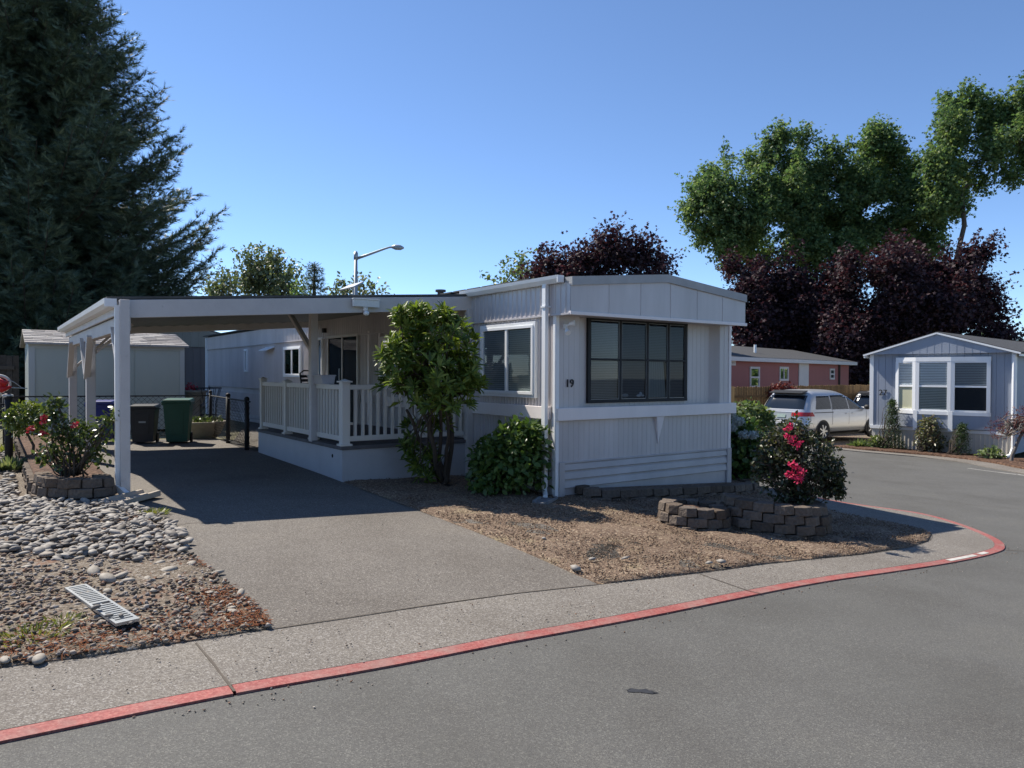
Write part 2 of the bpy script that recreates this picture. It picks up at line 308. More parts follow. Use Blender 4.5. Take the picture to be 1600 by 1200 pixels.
def leaves(name, P, D, N, S, tpl, mat, parent=None, loc=(0, 0, 0), kind=None):
    tv, tf = tpl; n = len(P); k = len(tv)
    D = unit(D); X = unit(np.cross(D, N)); N = np.cross(X, D)
    V = P[:, None, :] + S[:, None, None] * (tv[None, :, 0:1] * X[:, None] + tv[None, :, 1:2] * D[:, None] + tv[None, :, 2:3] * N[:, None])
    V = (V - np.array(loc)).reshape(-1, 3)
    lens = np.array([len(f) for f in tf]); flat = np.concatenate([np.array(f) for f in tf])
    idx = (np.arange(n)[:, None] * k + flat[None]).reshape(-1); tot = np.tile(lens, n); st = np.concatenate([[0], np.cumsum(tot)[:-1]])
    me = bpy.data.meshes.new(name); me.vertices.add(len(V)); me.vertices.foreach_set('co', V.astype(np.float32).reshape(-1))
    me.loops.add(len(idx)); me.loops.foreach_set('vertex_index', idx.astype(np.int32))
    me.polygons.add(len(tot)); me.polygons.foreach_set('loop_start', st.astype(np.int32)); me.polygons.foreach_set('loop_total', tot.astype(np.int32))
    me.update(calc_edges=True); me.validate(); me.materials.append(mat)
    o = bpy.data.objects.new(name, me); COL.objects.link(o)
    if parent: o.parent = parent
    return o
def rdir(rng, n): return unit(rng.normal(size=(n, 3)))
def crown(rng, blobs, cl_per, per, clr, shell=.4, squash=.85):
    """leaf positions: clumps near the shells of many blobs -> (points, outward)"""
    Ps, Os, Cs = [], [], []
    for (c, r) in blobs:
        r = np.array(r if hasattr(r, '__len__') else (r, r, r * squash), float)
        n = max(3, int(cl_per * (r[0] * r[1] * r[2]) ** (2 / 3))); d = rdir(rng, n); d[:, 2] = np.where(d[:, 2] < -.6, -d[:, 2], d[:, 2])
        q = np.array(c) + d * r * (rng.random((n, 1)) ** shell) * rng.uniform(.85, 1.12, (n, 1)); Cs.append(q)
        m = rng.poisson(per, n) + 1; o = np.repeat(d, m, 0); q = np.repeat(q, m, 0)
        sd_ = np.repeat(unit(d * .7 + np.array([0, 0, .55]) + rng.normal(size=d.shape) * .45) * rng.uniform(.6, 1.7, (n, 1)), m, 0)
        u = rng.uniform(-.6, 1.25, (len(q), 1)); Ps.append(q + sd_ * u * clr * 1.6 + rng.normal(size=q.shape) * clr * .5 * (1.15 - .5 * np.abs(u))); Os.append(o)
    return np.concatenate(Ps), np.concatenate(Os), np.concatenate(Cs)
def limb(mb, p, q, r0, r1, rng, sag=.08, n=6, k=7):
    p = np.array(p, float); q = np.array(q, float); L = np.linalg.norm(q - p); pts = []
    off = rng.normal(size=3) * L * sag
    for i in range(n + 1):
        t = i / n; pts.append(p + (q - p) * t + off * math.sin(math.pi * t) + rng.normal(size=3) * L * .012)
    mb.tube(pts, [r0 + (r1 - r0) * (i / n) for i in range(n + 1)], k)
def tree(name, label, cat, base, blobs, mats, bark, size, cl_per=18, per=9, clr=.5, tpl=T_DIAM, seed=1, trunk_r=.25, fork=None, group=None, shell=.4, twigs=.25):
    rng = np.random.default_rng(seed); base = np.array(base, float); e = empty(name, base, 0, label, cat, group)
    P, O, Cc = crown(rng, blobs, cl_per, per, clr, shell)
    D = unit(O * .5 + rng.normal(size=P.shape) * .7 + np.array([0, 0, .05])); N = unit(O * .6 + rng.normal(size=P.shape) * .6 + np.array([0, 0, .7]))
    S = size * rng.uniform(.6, 1.3, len(P)); leaves('crown', P, D, N, S, tpl, mats, e, base)
    mb = MB(); fk = np.array(fork) if fork is not None else base + np.array([0, 0, min(c[2] for c, r in blobs) - base[2]]) * .8
    limb(mb, base - np.array([0, 0, .2]) - base, fk - base, trunk_r, trunk_r * .75, rng, .02, 6, 10)
    cen = [(np.array(c), r if not hasattr(r, '__len__') else r[0]) for c, r in blobs if len(blobs) < 40 or not hasattr(r, '__len__')]
    cen.sort(key=lambda q: np.linalg.norm(q[0] - fk)); done = [(fk, trunk_r * .75, 0)]
    for c, rr in cen:                            # limbs grow from the nearest limb already there
        best = min(done, key=lambda q: np.linalg.norm(q[0] - c) + .45 * np.linalg.norm(q[0] - fk) * 0 + (.0 if q[2] < 5 else 9)); r0 = max(.025, best[1] * .72)
        limb(mb, best[0] - base, c - base, r0, max(.02, r0 * .6), rng, .1); done.append((c, max(.02, r0 * .62), best[2] + 1))
        near = Cc[np.linalg.norm(Cc - c, axis=1) < rr * 1.6]
        for q in near[:: max(1, int(1 / twigs))][:25]: limb(mb, c - base, q - base, .022, .008, rng, .1, 3, 4)
    mb.build('trunk', bark, e, smooth=True); return e
L = {}
L['maple'] = leafmat('maple_leaf', [(0.054, 0.100, 0.052), (0.088, 0.156, 0.068), (0.138, 0.204, 0.085), (0.205, 0.250, 0.103)], .5, .5, .25, (1.2, 1.25, .75))
L['plum'] = leafmat('plum_leaf', [(0.016, 0.012, 0.019), (0.030, 0.020, 0.027), (0.055, 0.029, 0.037), (0.080, 0.053, 0.058)], .25, .6, .2, (1.6, .8, .8))
L['conifer'] = leafmat('conifer_leaf', [(0.042, 0.066, 0.045), (0.065, 0.098, 0.065), (0.095, 0.136, 0.086), (0.135, 0.163, 0.100)], .12, .55, .3)
L['greygreen'] = leafmat('greygreen_leaf', [(0.072, 0.100, 0.057), (0.114, 0.151, 0.079), (0.172, 0.200, 0.114), (0.229, 0.243, 0.143)], .3)
L['limegreen'] = leafmat('limegreen_leaf', [(.08, .12, .05), (.13, .18, .07), (.2, .24, .11)], .35)
L['rhodo'] = leafmat('rhodo_leaf', [(0.061, 0.101, 0.020), (0.100, 0.155, 0.028), (0.160, 0.218, 0.038), (0.240, 0.282, 0.061)], .35, .42, .35)
L['hydrangea'] = leafmat('hydrangea_leaf', [(0.038, 0.078, 0.021), (0.063, 0.116, 0.028), (0.099, 0.162, 0.038), (0.146, 0.202, 0.051)], .3, .4, .4)
L['rose'] = leafmat('rose_leaf', [(.03, .05, .018), (.055, .085, .025), (.085, .12, .035), (.12, .15, .06)], .3, .35, .45)
L['darkrose'] = leafmat('darkrose_leaf', [(0.027, 0.029, 0.021), (0.046, 0.055, 0.027), (0.068, 0.094, 0.038), (0.106, 0.075, 0.047)], .25, .35, .45)
L['box'] = leafmat('box_leaf', [(.05, .085, .02), (.1, .14, .03), (.16, .2, .045), (.22, .26, .07)], .3, .35, .45)
L['spruce'] = leafmat('spruce_leaf', [(.025, .05, .015), (.045, .08, .022), (.07, .11, .03)], .15, .5, .3)
L['jmaple'] = leafmat('jmaple_leaf', [(.05, .012, .014), (.09, .022, .02), (.14, .045, .035), (.18, .08, .06)], .3, .5, .3, (1.5, .8, .7))
L['photinia'] = leafmat('photinia_leaf', [(.05, .06, .025), (.1, .115, .05), (.2, .2, .12), (.12, .06, .04)], .3, .35, .5)
L['pink_flower'] = leafmat('pink_flower', [(.5, .02, .09), (.65, .04, .13), (.75, .09, .2)], .3, .5, .2, (1, 1, 1))
L['red_flower'] = leafmat('red_flower', [(0.297, 0.018, 0.033), (0.425, 0.036, 0.055), (0.510, 0.095, 0.133)], .3, .5, .2, (1, 1, 1))
L['white_flower'] = leafmat('white_flower', [(0.400, 0.440, 0.400), (0.496, 0.544, 0.528), (0.576, 0.608, 0.576)], .3, .6, .2, (1, 1, 1))
L['weed'] = leafmat('weed_leaf', [(.12, .15, .03), (.2, .22, .05), (.3, .28, .09)], .3)
L['lavender'] = L['greygreen']

# ================================================================== THE SETTING
def poly(name, outline, h, mat, skirt=.12, grid=None, bump=0.0, seed=0, kind='structure', edge_drop=0.0):
    """flat ground sheet on the terrain from a world-xy outline; cut at the terrain's breaks (or a grid)"""
    bm = bmesh.new(); vs = [bm.verts.new((p[0], p[1], 0)) for p in outline]; f = bm.faces.new(vs)
    bmesh.ops.triangulate(bm, faces=[f])
    xs = [p[0] for p in outline]; ys = [p[1] for p in outline]
    cx = [x for x in TX if min(xs) < x < max(xs)]; cy = []
    if grid:
        cx = list(np.arange(min(xs), max(xs), grid)) + cx; cy = list(np.arange(min(ys), max(ys), grid))
    for x in cx: bmesh.ops.bisect_plane(bm, geom=bm.verts[:] + bm.edges[:] + bm.faces[:], plane_co=(x, 0, 0), plane_no=(1, 0, 0))
    for y in cy: bmesh.ops.bisect_plane(bm, geom=bm.verts[:] + bm.edges[:] + bm.faces[:], plane_co=(0, y, 0), plane_no=(0, 1, 0))
    from mathutils import noise
    for v in bm.verts:
        edge = any(e.is_boundary for e in v.link_edges)
        z = terr(v.co.x) + h
        if bump and not edge: z += bump * (noise.noise(Vector((v.co.x * 1.7, v.co.y * 1.7, seed))) * .9 + noise.noise(Vector((v.co.x * 6, v.co.y * 6, seed))) * .45 + .25)
        v.co.z = z
    for f in bm.faces:
        if f.normal.z < 0: f.normal_flip()
    if skirt:
        r = bmesh.ops.extrude_edge_only(bm, edges=[e for e in bm.edges if e.is_boundary])
        for g in r['geom']:
            if isinstance(g, bmesh.types.BMVert): g.co.z -= skirt
    me = bpy.data.meshes.new(name); bm.to_mesh(me); bm.free(); me.materials.append(mat)
    if bump: me.polygons.foreach_set('use_smooth', [True] * len(me.polygons))
    o = bpy.data.objects.new(name, me); COL.objects.link(o); return setp(o, kind=kind)
def spline(pts, n=6):
    pts = [np.array(p[:2], float) for p in pts]; out = []
    for i in range(len(pts) - 1):
        p0 = pts[max(i - 1, 0)]; p1 = pts[i]; p2 = pts[i + 1]; p3 = pts[min(i + 2, len(pts) - 1)]
        for k in range(n):
            t = k / n; out.append(.5 * ((2 * p1) + (-p0 + p2) * t + (2 * p0 - 5 * p1 + 4 * p2 - p3) * t * t + (-p0 + 3 * p1 - 3 * p2 + p3) * t ** 3))
    out.append(pts[-1]); return out
def offset(line, d):
    out = []
    for i, p in enumerate(line):
        t = line[min(i + 1, len(line) - 1)] - line[max(i - 1, 0)]; t = t / np.linalg.norm(t); out.append(p + d * np.array([-t[1], t[0]]))
    return out
poly('ground', [(-400, -60), (400, -60), (400, 900), (-400, 900)], -.05, M['far_ground'], 0)
kpx = [(0, 1158), (367, 1083), (660, 1030), (1000, 965), (1250, 915), (1400, 892), (1490, 878), (1550, 865), (1570, 855), (1555, 840), (1500, 818), (1430, 800), (1310, 783), (1175, 757)]
kerb = spline([ab(-16, -3.9), ab(-9, -3.9)] + [gp(*q, .012) for q in kpx] + [ab(4.45, 4), ab(4.5, 12), ab(4.6, 26)], 8)
far = spline([(17, 3), (13.9, 10)] + [gp(x, y)[:2] for x, y in ((1600, 741), (1510, 724), (1440, 715), (1385, 710), (1330, 705))] + [(9.0, 23.2), (6.2, 26), (-1, 34)], 5)
road = [ab(-16, -3.9), ab(-16, -30), np.array([24, -30]), np.array([20, 0])] + far + [ab(4.6, 26)]
poly('road', list(kerb) + far[::-1] + [np.array([20, 0]), np.array([24, -30]), np.array([-40, -30]), np.array([-20, -4])], 0, M['asphalt'], 0)
kin = offset(kerb, .105); H_S = .012
# red painted edge, broken at the one joint the photograph shows
ji = min(range(len(kerb)), key=lambda i: np.linalg.norm(kerb[i] - gp(362, 1084, .03)[:2]))
tip = min(range(len(kerb)), key=lambda i: np.linalg.norm(kerb[i] - gp(1440, 802, .03)[:2]))
jd = (kerb[ji + 1] - kerb[ji - 1]); jd = jd / np.linalg.norm(jd) * .008; jx = kin[ji] - kerb[ji]
poly('red_kerb', kerb[:ji] + [kerb[ji] - jd, kerb[ji] + jx - jd] + kin[:ji][::-1], H_S, M['red_paint'], .06)
poly('red_kerb', [kerb[ji] + jd] + kerb[ji + 1:] + kin[ji + 1:][::-1] + [kerb[ji] + jx + jd], H_S, M['red_paint'], .06)
# concrete walk inside the red edge
def mids(px): return [gp(*q, .013)[:2] for q in px]
walk_in = [ab(-16, -3.0), ab(-9, -3.05)] + mids([(0, 1045), (130, 1030), (300, 1003), (427, 984), (540, 968), (700, 943), (935, 914), (1080, 898), (1200, 882), (1340, 868), (1420, 856), (1452, 846), (1457, 836), (1440, 826), (1400, 818), (1311, 801)])
walk_in = spline(walk_in, 4) + [ab(3.95, -.6), ab(3.9, .8), ab(3.95, 6), ab(4.0, 26)]
jk = kin[ji] 
poly('sidewalk', kin[:ji] + walk_in[::-1][-1:] if False else list(kin) + walk_in[::-1], H_S + .0015, M['aggregate'], .1)
def gpx(p):
    d = np.array([p[0], p[1], terr(p[0])]) - CAM; return 800 + F * (d @ _r) / (d @ _f)
# cracks and joints
def strip(name, px, wd, mat, h, **k):
    ln = [gp(*q, .013)[:2] for q in px]; ln = spline(ln, 4); rng = random.Random(len(px)); a = [p for p in offset(ln, wd / 2)]; b_ = offset(ln, -wd / 2)
    a = [p + np.array([rng.uniform(-.2, .2), rng.uniform(-.2, .2)]) * wd for p in a]
    return poly(name, a + b_[::-1], h, mat, 0, **k)
strip('pavement_joint', [(306, 1005), (335, 1040), (356, 1068), (366, 1081)], .013, M['crack'], H_S + .006)
strip('pavement_joint', [(430, 983), (540, 966), (700, 942), (930, 914)], .013, M['crack'], H_S + .006)
strip('pavement_joint', [(1093, 897), (1130, 910), (1165, 922), (1190, 928)], .012, M['crack'], H_S + .006)
strip('pavement_joint', [(275, 822), (300, 818), (345, 818)], .012, M['crack'], H_S + .012)
strip('road_crack', [(1572, 858), (1590, 859), (1640, 861)], .016, M['crack'], .003)
strip('road_mark', [(1512, 731), (1550, 736), (1588, 740.5)], .07, M['line_white'], .003)
strip('road_mark', [(1590, 740.5), (1600, 742), (1640, 747)], .07, M['line_white'], .003)
g = gp(1001, 1080); rng = np.random.default_rng(2)
poly('oil_stain', [g[:2] + np.array([.085 * math.cos(t), .03 * math.sin(t)]) * rng.uniform(.45, 1.25) for t in np.linspace(0, 6.283, 26, endpoint=False)], .003, M['oil'], 0)
# pale worn dashes on the red paint at the corner
for x0, x1 in ((1487, 1508), (1512, 1530), (1538, 1549)):
    i0, i1 = [min(range(len(kerb)), key=lambda i: abs(gpx(kerb[i]) - x) + (0 if kerb[i] @ B < 1e9 and toab(kerb[i])[1] < -3.9 else 1e3)) for x in (x0, x1)]
    if i1 > i0: poly('worn_paint', [kerb[i] * .75 + kin[i] * .25 for i in range(i0, i1 + 1)] + [kerb[i] * .2 + kin[i] * .8 for i in range(i1, i0 - 1, -1)], H_S + .004, M['line_white'], 0)
# driveway, from the walk to the back of the carport
dr = mids([(427, 984), (540, 967), (700, 942), (935, 914), (905, 900)]) + [ab(-2.2, -1.4), ab(-2.2, 2.0), ab(-2.17, 2.1), ab(-2.17, 9.2), ab(-4.9, 9.2), ab(-4.86, 2.0), ab(-4.84, .8)] + mids([(300, 868), (368, 920), (410, 955)])
poly('driveway', dr, H_S + .005, M['drive'], .1)
# dry soil bed in front of the home and the gravel plot on the left
sb = mids([(937, 913), (1080, 897), (1200, 881), (1340, 867), (1420, 855), (1450, 846), (1455, 836), (1438, 827), (1398, 819), (1311, 802)]) + [ab(3.93, -.6), ab(3.88, .8), ab(3.9, 3.0), ab(-.1, 3.0), ab(-2.15, 2.12), ab(-2.18, -1.4)] + mids([(905, 901)])
poly('soil_bed', sb, .02, M['soil'], .1, .16, .05, 3)
gb = [ab(-16, -3.04), ab(-9, -3.1)] + mids([(0, 1043), (130, 1028), (300, 1002), (425, 982), (408, 955), (366, 920), (298, 868)]) + [ab(-4.88, .8), ab(-4.9, 2.0), ab(-4.95, 9.2), ab(-16, 9.2)]
poly('gravel_plot', gb, .02, M['gravel_dirt'], .1, .2, .035, 8)
# ground around the far home: mulch bed, gravel drive
U27 = np.array([.67, -.742]); N27 = np.array([.742, .67]); O27 = gp(1361, 699)[:2]
poly('concrete_gutter', far[4:38] + offset(far, -.7)[4:38][::-1], .02, M['aggregate'], .1)
fe = offset(far, -.72)
poly('mulch_bed', [O27 - U27 * .4 - N27 * .05, O27 + U27 * 6 - N27 * .05] + [p for p in fe if 13.5 < p[1] < O27[1] - .6 and p[0] > 9.5], .06, M['mulch'], .1, .25, .04, 5)
poly('gravel_drive', [far[-12], O27 + np.array([-.55, -.2]), O27 + N27 * 14, O27 + N27 * 14 + np.array([-4, 4]), np.array([3, 34]), far[-6]], -.02, M['gravel_dirt'], 0)

# ------------------------------------------------------------------ loose matter: cobbles, clods, chips
def inside(p, poly_):
    x, y = p; c = False; n = len(poly_)
    for i in range(n):
        x1, y1 = poly_[i][:2]; x2, y2 = poly_[(i + 1) % n][:2]
        if (y1 > y) != (y2 > y) and x < (x2 - x1) * (y - y1) / (y2 - y1) + x1: c = not c
    return c
ICO = None
def ico(sub):
    bm = bmesh.new(); bmesh.ops.create_icosphere(bm, subdivisions=sub, radius=1); bm.verts.ensure_lookup_table()
    v = np.array([x.co[:] for x in bm.verts]); f = [tuple(y.index for y in x.verts) for x in bm.faces]; bm.free(); return v, f
IC1, IC2 = ico(1), ico(2)
def rocks(name, pts, sizes, mat, seed, flat=.55, ic=IC1, jag=.18, smooth=True, sink=.3, label=None, cat=None, elong=.45):
    rng = np.random.default_rng(seed); v, f = ic; n = len(pts); k = len(v); f = np.array(f)
    V = np.repeat(v[None], n, 0) * (1 + rng.normal(size=(n, k, 1)) * jag)
    V[:, :, 0] *= 1 + rng.random((n, 1)) * elong; V[:, :, 1] *= 1 - rng.random((n, 1)) * elong * .5; V[:, :, 2] *= flat * rng.uniform(.7, 1.3, (n, 1))
    t = rng.normal(size=n) * .25; c, s = np.cos(t)[:, None], np.sin(t)[:, None]; x, z = V[:, :, 0].copy(), V[:, :, 2].copy(); V[:, :, 0] = x * c - z * s; V[:, :, 2] = x * s + z * c
    t = rng.random(n) * 6.283; c, s = np.cos(t)[:, None], np.sin(t)[:, None]; x, y = V[:, :, 0].copy(), V[:, :, 1].copy(); V[:, :, 0] = x * c - y * s; V[:, :, 1] = x * s + y * c
    V = V * np.array(sizes)[:, None, None] + np.array(pts)[:, None, :]; V[:, :, 2] += (np.array(sizes) * flat * (1 - 2 * sink))[:, None]
    me = bpy.data.meshes.new(name); nf = len(f); me.vertices.add(n * k); me.vertices.foreach_set('co', V.reshape(-1).astype(np.float32))
    idx = (np.arange(n)[:, None, None] * k + f[None]).reshape(-1); me.loops.add(len(idx)); me.loops.foreach_set('vertex_index', idx.astype(np.int32))
    me.polygons.add(n * nf); me.polygons.foreach_set('loop_start', (np.arange(n * nf) * 3).astype(np.int32)); me.polygons.foreach_set('loop_total', np.full(n * nf, 3, np.int32))
    if smooth: me.polygons.foreach_set('use_smooth', np.ones(n * nf, bool))
    me.update(calc_edges=True); me.materials.append(mat); o = bpy.data.objects.new(name, me); COL.objects.link(o)
    if label: setp(o, label, cat)
    return o
def scatter(outline, n, seed, dens=None):
    rng = np.random.default_rng(seed); ol = [np.array(p[:2]) for p in outline]; lo = np.min(ol, 0); hi = np.max(ol, 0); out = []
    while len(out) < n:
        for p in lo + rng.random((n, 2)) * (hi - lo):
            if len(out) < n and inside(p, ol) and (dens is None or rng.random() < dens(p)): out.append(p)
    return np.array(out)
def ground_pts(xy, h): return np.array([(p[0], p[1], terr(p[0]) + h) for p in xy])
# cobble bed: above the diagonal lower edge, left of the drive
cob = [ab(-4.93, 1.5)] + mids([(262, 812), (297, 852), (285, 868), (240, 850), (215, 885), (150, 870), (90, 880), (0, 868)]) + [ab(-9, -.3), ab(-10, 3), ab(-9.5, 8.8), ab(-5.98, 8.8), ab(-5.95, 2.4), ab(-5.5, 1.75)]
rng = np.random.default_rng(4)
p = scatter(cob, 7800, 11, lambda q: 1.0 if toab(q)[1] < 3.5 else .35)
s = rng.uniform(.018, .040, len(p)) * (1 + .35 * (rng.random(len(p)) > .85))
o = rocks('river_cobbles', ground_pts(p, .025) + np.array([0, 0, 1]) * rng.uniform(0, .03, (len(p), 1)), s, M['cobble'], 12, .52, IC2, .035, True, .25, elong=.6); setp(o, 'bed of rounded grey river cobbles left of the driveway', 'cobbles', kind='stuff')
o = rocks('gravel_chips', ground_pts(scatter(gb[1:9] + [ab(-4.9, .6), ab(-9, .6)], 9000, 13), .03), rng.uniform(.006, .02, 9000), M['chip'], 14, .7, IC1, .2, False, .2); setp(o, 'small angular gravel and dirt chips around the drain grate', 'gravel', kind='stuff')
cl = scatter(sb, 24000, 15, lambda q: 1 if toab(q)[1] < .6 else .25)
o = rocks('soil_clods', ground_pts(cl, .035), rng.uniform(.003, .0095, len(cl)) , M['clod'], 16, .75, IC1, .22, False, .1); setp(o, 'dry brown soil clods covering the bed in front of the home', 'soil', kind='stuff')
# rusty needle litter along the edge of the drive
nl = []
for c, n_, sd in (((330, 880), 500, .12), ((372, 935), 1100, .2), ((408, 968), 900, .16), ((335, 990), 700, .25), ((110, 1033), 900, .3), ((60, 1000), 400, .3), ((230, 1010), 400, .3), ((20, 1042), 300, .25)):
    q = gp(*c, .03); nl.append(q[None, :2] + rng.normal(size=(n_, 2)) * np.array([sd, sd * .8]))
nl = np.concatenate(nl); nl = np.array([q for q in nl if inside(q, gb)])
P = ground_pts(nl, .045); leaves('needle_litter', P, unit(np.c_[rng.normal(size=(len(P), 2)), rng.normal(size=len(P)) * .25]), np.tile([0, 0, 1.0], (len(P), 1)) + rng.normal(size=P.shape) * .3, rng.uniform(.018, .045, len(P)), T_NEEDLE, M['needles'])
setp(bpy.data.objects['needle_litter'], 'rust brown needle litter along the driveway edge', 'litter', kind='stuff')
# single pale stones lying loose below the cobble bed and on the bed
IST = [(168, 907, .075), (187, 903, .055), (200, 909, .055), (41, 887, .045), (124, 873, .04), (146, 895, .06), (250, 881, .05), (263, 893, .065), (258, 900, .035), (298, 883, .05), (340, 896, .045), (376, 929, .045), (361, 951, .035), (365, 957, .045), (327, 927, .04), (240, 925, .035), (60, 892, .035), (10, 885, .04), (8, 1033, .04), (61, 1032, .05), (180, 865, .055), (222, 868, .06), (230, 905, .04), (168, 925, .04)]
for i, (x, y, r) in enumerate(IST):
    g = gp(x, y, .03); o = rocks('loose_stone', np.array([[0, 0, 0.0]]), [r * .78], M['palestone'], 50 + i, .42, IC2, .03, True, .2, 'pale rounded river stone lying loose on the gravel around the drain grate', 'stone', .6)
    o.location = tuple(g); o['group'] = 'loose stones on the gravel'
SST = [(900, 951, .05), (1127, 879, .05), (1108, 881, .04), (977, 873, .035), (925, 874, .03), (850, 842, .03)]
for i, (x, y, r) in enumerate(SST):
    g = gp(x, min(y, 890), .045); o = rocks('soil_stone', np.array([[0, 0, 0.0]]), [r], M['palestone'], 90 + i, .4, IC1, .1, True, .2, 'small pale stone lying on the dry brown soil bed', 'stone'); o.location = tuple(g); o['group'] = 'stones on the soil bed'
# weeds
def tuft(name, label, g, n, r, hgt, seed, mat=L['weed'], group=None):
    rg = np.random.default_rng(seed); e = empty(name, g, 0, label, 'weed', group)
    a = rg.random(n) * 6.283; q = np.c_[np.cos(a), np.sin(a)] * (r * rg.random((n, 1)) ** .6); P = np.c_[q, np.zeros(n)]
    D = unit(np.c_[q * 2.2 / r, np.ones(n)] + rg.normal(size=(n, 3)) * .4); leaves('blades', P, D, rg.normal(size=(n, 3)), hgt * rg.uniform(.5, 1.2, n), T_NEEDLE, mat, e); return e
tuft('weed_clump', 'yellow green weed patch in the gravel left of the grate', gp(48, 992, .03), 220, .2, .05, 1)
tuft('weed_clump', 'small green weed patch right above the drain grate', gp(100, 970, .03), 90, .1, .045, 2)
tuft('weed_clump', 'green weed sprig beside the splash block at the carport post', gp(240, 803, .03), 140, .13, .07, 3)

# stray grit, twigs and pine bits on the concrete and along the kerb
rg = np.random.default_rng(77); pts = []
for i in range(420):
    k_ = rg.integers(20, len(kerb) - 30); pts.append(kerb[k_] + (kerb[k_ + 1] - kerb[k_]) * rg.random() + np.array([rg.normal() * .1, -abs(rg.normal()) * .12]))
n0 = len(pts)
pts += list(scatter(walk_in[6:40] + kin[20:60][::-1], 260, 78)) + list(scatter(dr, 240, 79))
pts = np.array(pts); hs = np.array([.002] * n0 + [.024] * (len(pts) - n0))
P = np.c_[pts, [terr(q_[0]) for q_ in pts] + hs]
o = rocks('grit', P, rg.uniform(.002, .0065, len(P)), M['chip'], 80, .6, IC1, .25, False, .1); setp(o, 'stray grit and tiny dark pebbles on the concrete and along the red kerb', 'grit', kind='stuff')
strip('road_crack', [(1380, 770), (1440, 776), (1520, 788), (1600, 794)], .012, M['crack'], .003)

sx = scatter(sb, 3000, 31, lambda c_: 1 if toab(c_)[1] < .4 else .1); rg = np.random.default_rng(32); P = ground_pts(sx, .05); P[:, 2] += rg.random(len(P)) * .012
o = leaves('dry_litter', P, unit(np.c_[rg.normal(size=(len(P), 2)), rg.normal(size=len(P)) * .2]), np.tile([0, 0, 1.0], (len(P), 1)) + rg.normal(size=P.shape) * .25, rg.uniform(.02, .06, len(P)), T_NEEDLE, M['straw']); setp(o, 'dry straw and bark flakes scattered over the soil bed', 'litter', kind='stuff')

# ================================================================== HOME 19 (house frame: x along the front, y back, z up)
home = empty('mobile_home', H0, TH, 'long grey white mobile home numbered 19 with a black framed front window', 'mobile home')
LEN, WID = 19.2, 3.69
fL = lambda u, n, z: (-n, u, z)            # left wall (faces -x)
fF = lambda u, n, z: (u, -n, z)            # front wall (faces -y)
mb = MB(); mb.box(.05, WID - .05, .15, LEN, -.1, 2.8)
mb.ribs(fL, .03, LEN, .42, 1.05, .072, .03, .016); mb.ribs(fL, .03, LEN, 1.2, 2.47, .072, .03, .016)
# front: corner column, recessed window wall, lower wall
mb.ribs(lambda u, n, z: (u, -n, z), .04, .42, 1.17, 2.46, .095, .012, .004)
mb.ribs(lambda u, n, z: (u, .12 - n, z), .42, 3.30, 1.17, 2.46, .10, .012, .003)
mb.ribs(lambda u, n, z: (u, -n, z), 3.42, WID - .04, 1.17, 2.46, .095, .012, .004)
mb.add([(.42, 0, 1.17), (.42, .12, 1.17), (.42, .12, 2.46), (.42, 0, 2.46)], [(0, 1, 2, 3)])
mb.add([(3.30, .12, 1.17), (3.42, 0, 1.17), (3.42, 0, 2.46), (3.30, .12, 2.46)], [(0, 1, 2, 3)])
mb.ribs(fF, .04, WID - .04, .43, 1.04, .095, .014, .004)
mb.box(WID - .05, WID, .1, LEN, -.1, 2.8)
mb.build('wall', M['siding'], home)
mb = MB()                                   # proud ribbed band under the eave, running past the front corner
mb.ribs(lambda u, n, z: (-.035 - n, u, z), -.33, LEN, 2.455, 2.86, .11, .03, .012); mb.box(-.03, .03, -.32, LEN, 2.455, 2.86); mb.box(-.052, .0, -.325, LEN, 2.435, 2.457)
mb.build('eave_band', M['siding'], home)
# front overhang: panel with seams, cap and lower lip
mb = MB(); yo = -.33
def gz(x, lo=2.815, pk=2.99): return lo + (pk - lo) * (1 - abs(x - 1.79) / 1.83)
xs = [-.03 + i * (3.66 / 16) for i in range(17)]
mb.add([(x, yo, 2.47) for x in xs] + [(x, yo, gz(x)) for x in xs], [(i, i + 1, 18 + i, 17 + i) for i in range(16)])
for x in (.66, 1.27, 1.88, 2.47, 3.06): mb.box(x - .006, x + .006, yo - .006, yo + .002, 2.475, gz(x) - .005)
mb.box(-.03, 3.63, yo + .004, .2, 2.448, 2.462)
mb.box(3.62, 3.63, yo, .3, 2.45, 2.86)
mb.build('front_overhang', M['siding'], home)
mb = MB(); c = 2.79
mb.add([(x, yo - .03, gz(x)) for x in xs] + [(x, yo - .03, gz(x) + .115) for x in xs] + [(x, yo + .12, gz(x)) for x in xs] + [(x, yo + .12, gz(x) + .115) for x in xs],
       [(i, i + 1, 18 + i, 17 + i) for i in range(16)] + [(17 + i, 18 + i, 52 + i, 51 + i) for i in range(16)] + [(i + 1, i, 34 + i, 35 + i) for i in range(16)] + [(0, 17, 51, 34), (16, 50, 67, 33)])
mb.build('gable_cap', M['fascia_cap'], home)
mb = MB(); mb.box(-.045, 3.645, yo - .025, yo + .02, 2.432, 2.478); mb.build('overhang_lip', M['siding_trim'], home, .004)
mb = MB(); mb.box(-.02, 3.76, -.075, .02, 1.02, 1.19); mb.build('belt_trim', M['siding_trim'], home, .006)
mb = MB(); mb.box(-.05, .01, .1, 5.2, 1.03, 1.205); mb.build('belt_trim', M['siding_trim'], home, .006)
mb = MB(); mb.prism([(1.90, 1.02), (2.06, 1.02), (1.98, .60)], lambda x, z: (x, -.002, z), lambda x, z: (x, -.06 if z > .9 else -.008, z)); mb.build('bracket', M['siding_trim'], home)
mb = MB(); mb.box(-.022, .035, -.022, .05, -.08, 2.45); mb.build('corner_trim', M['white'], home, .004)
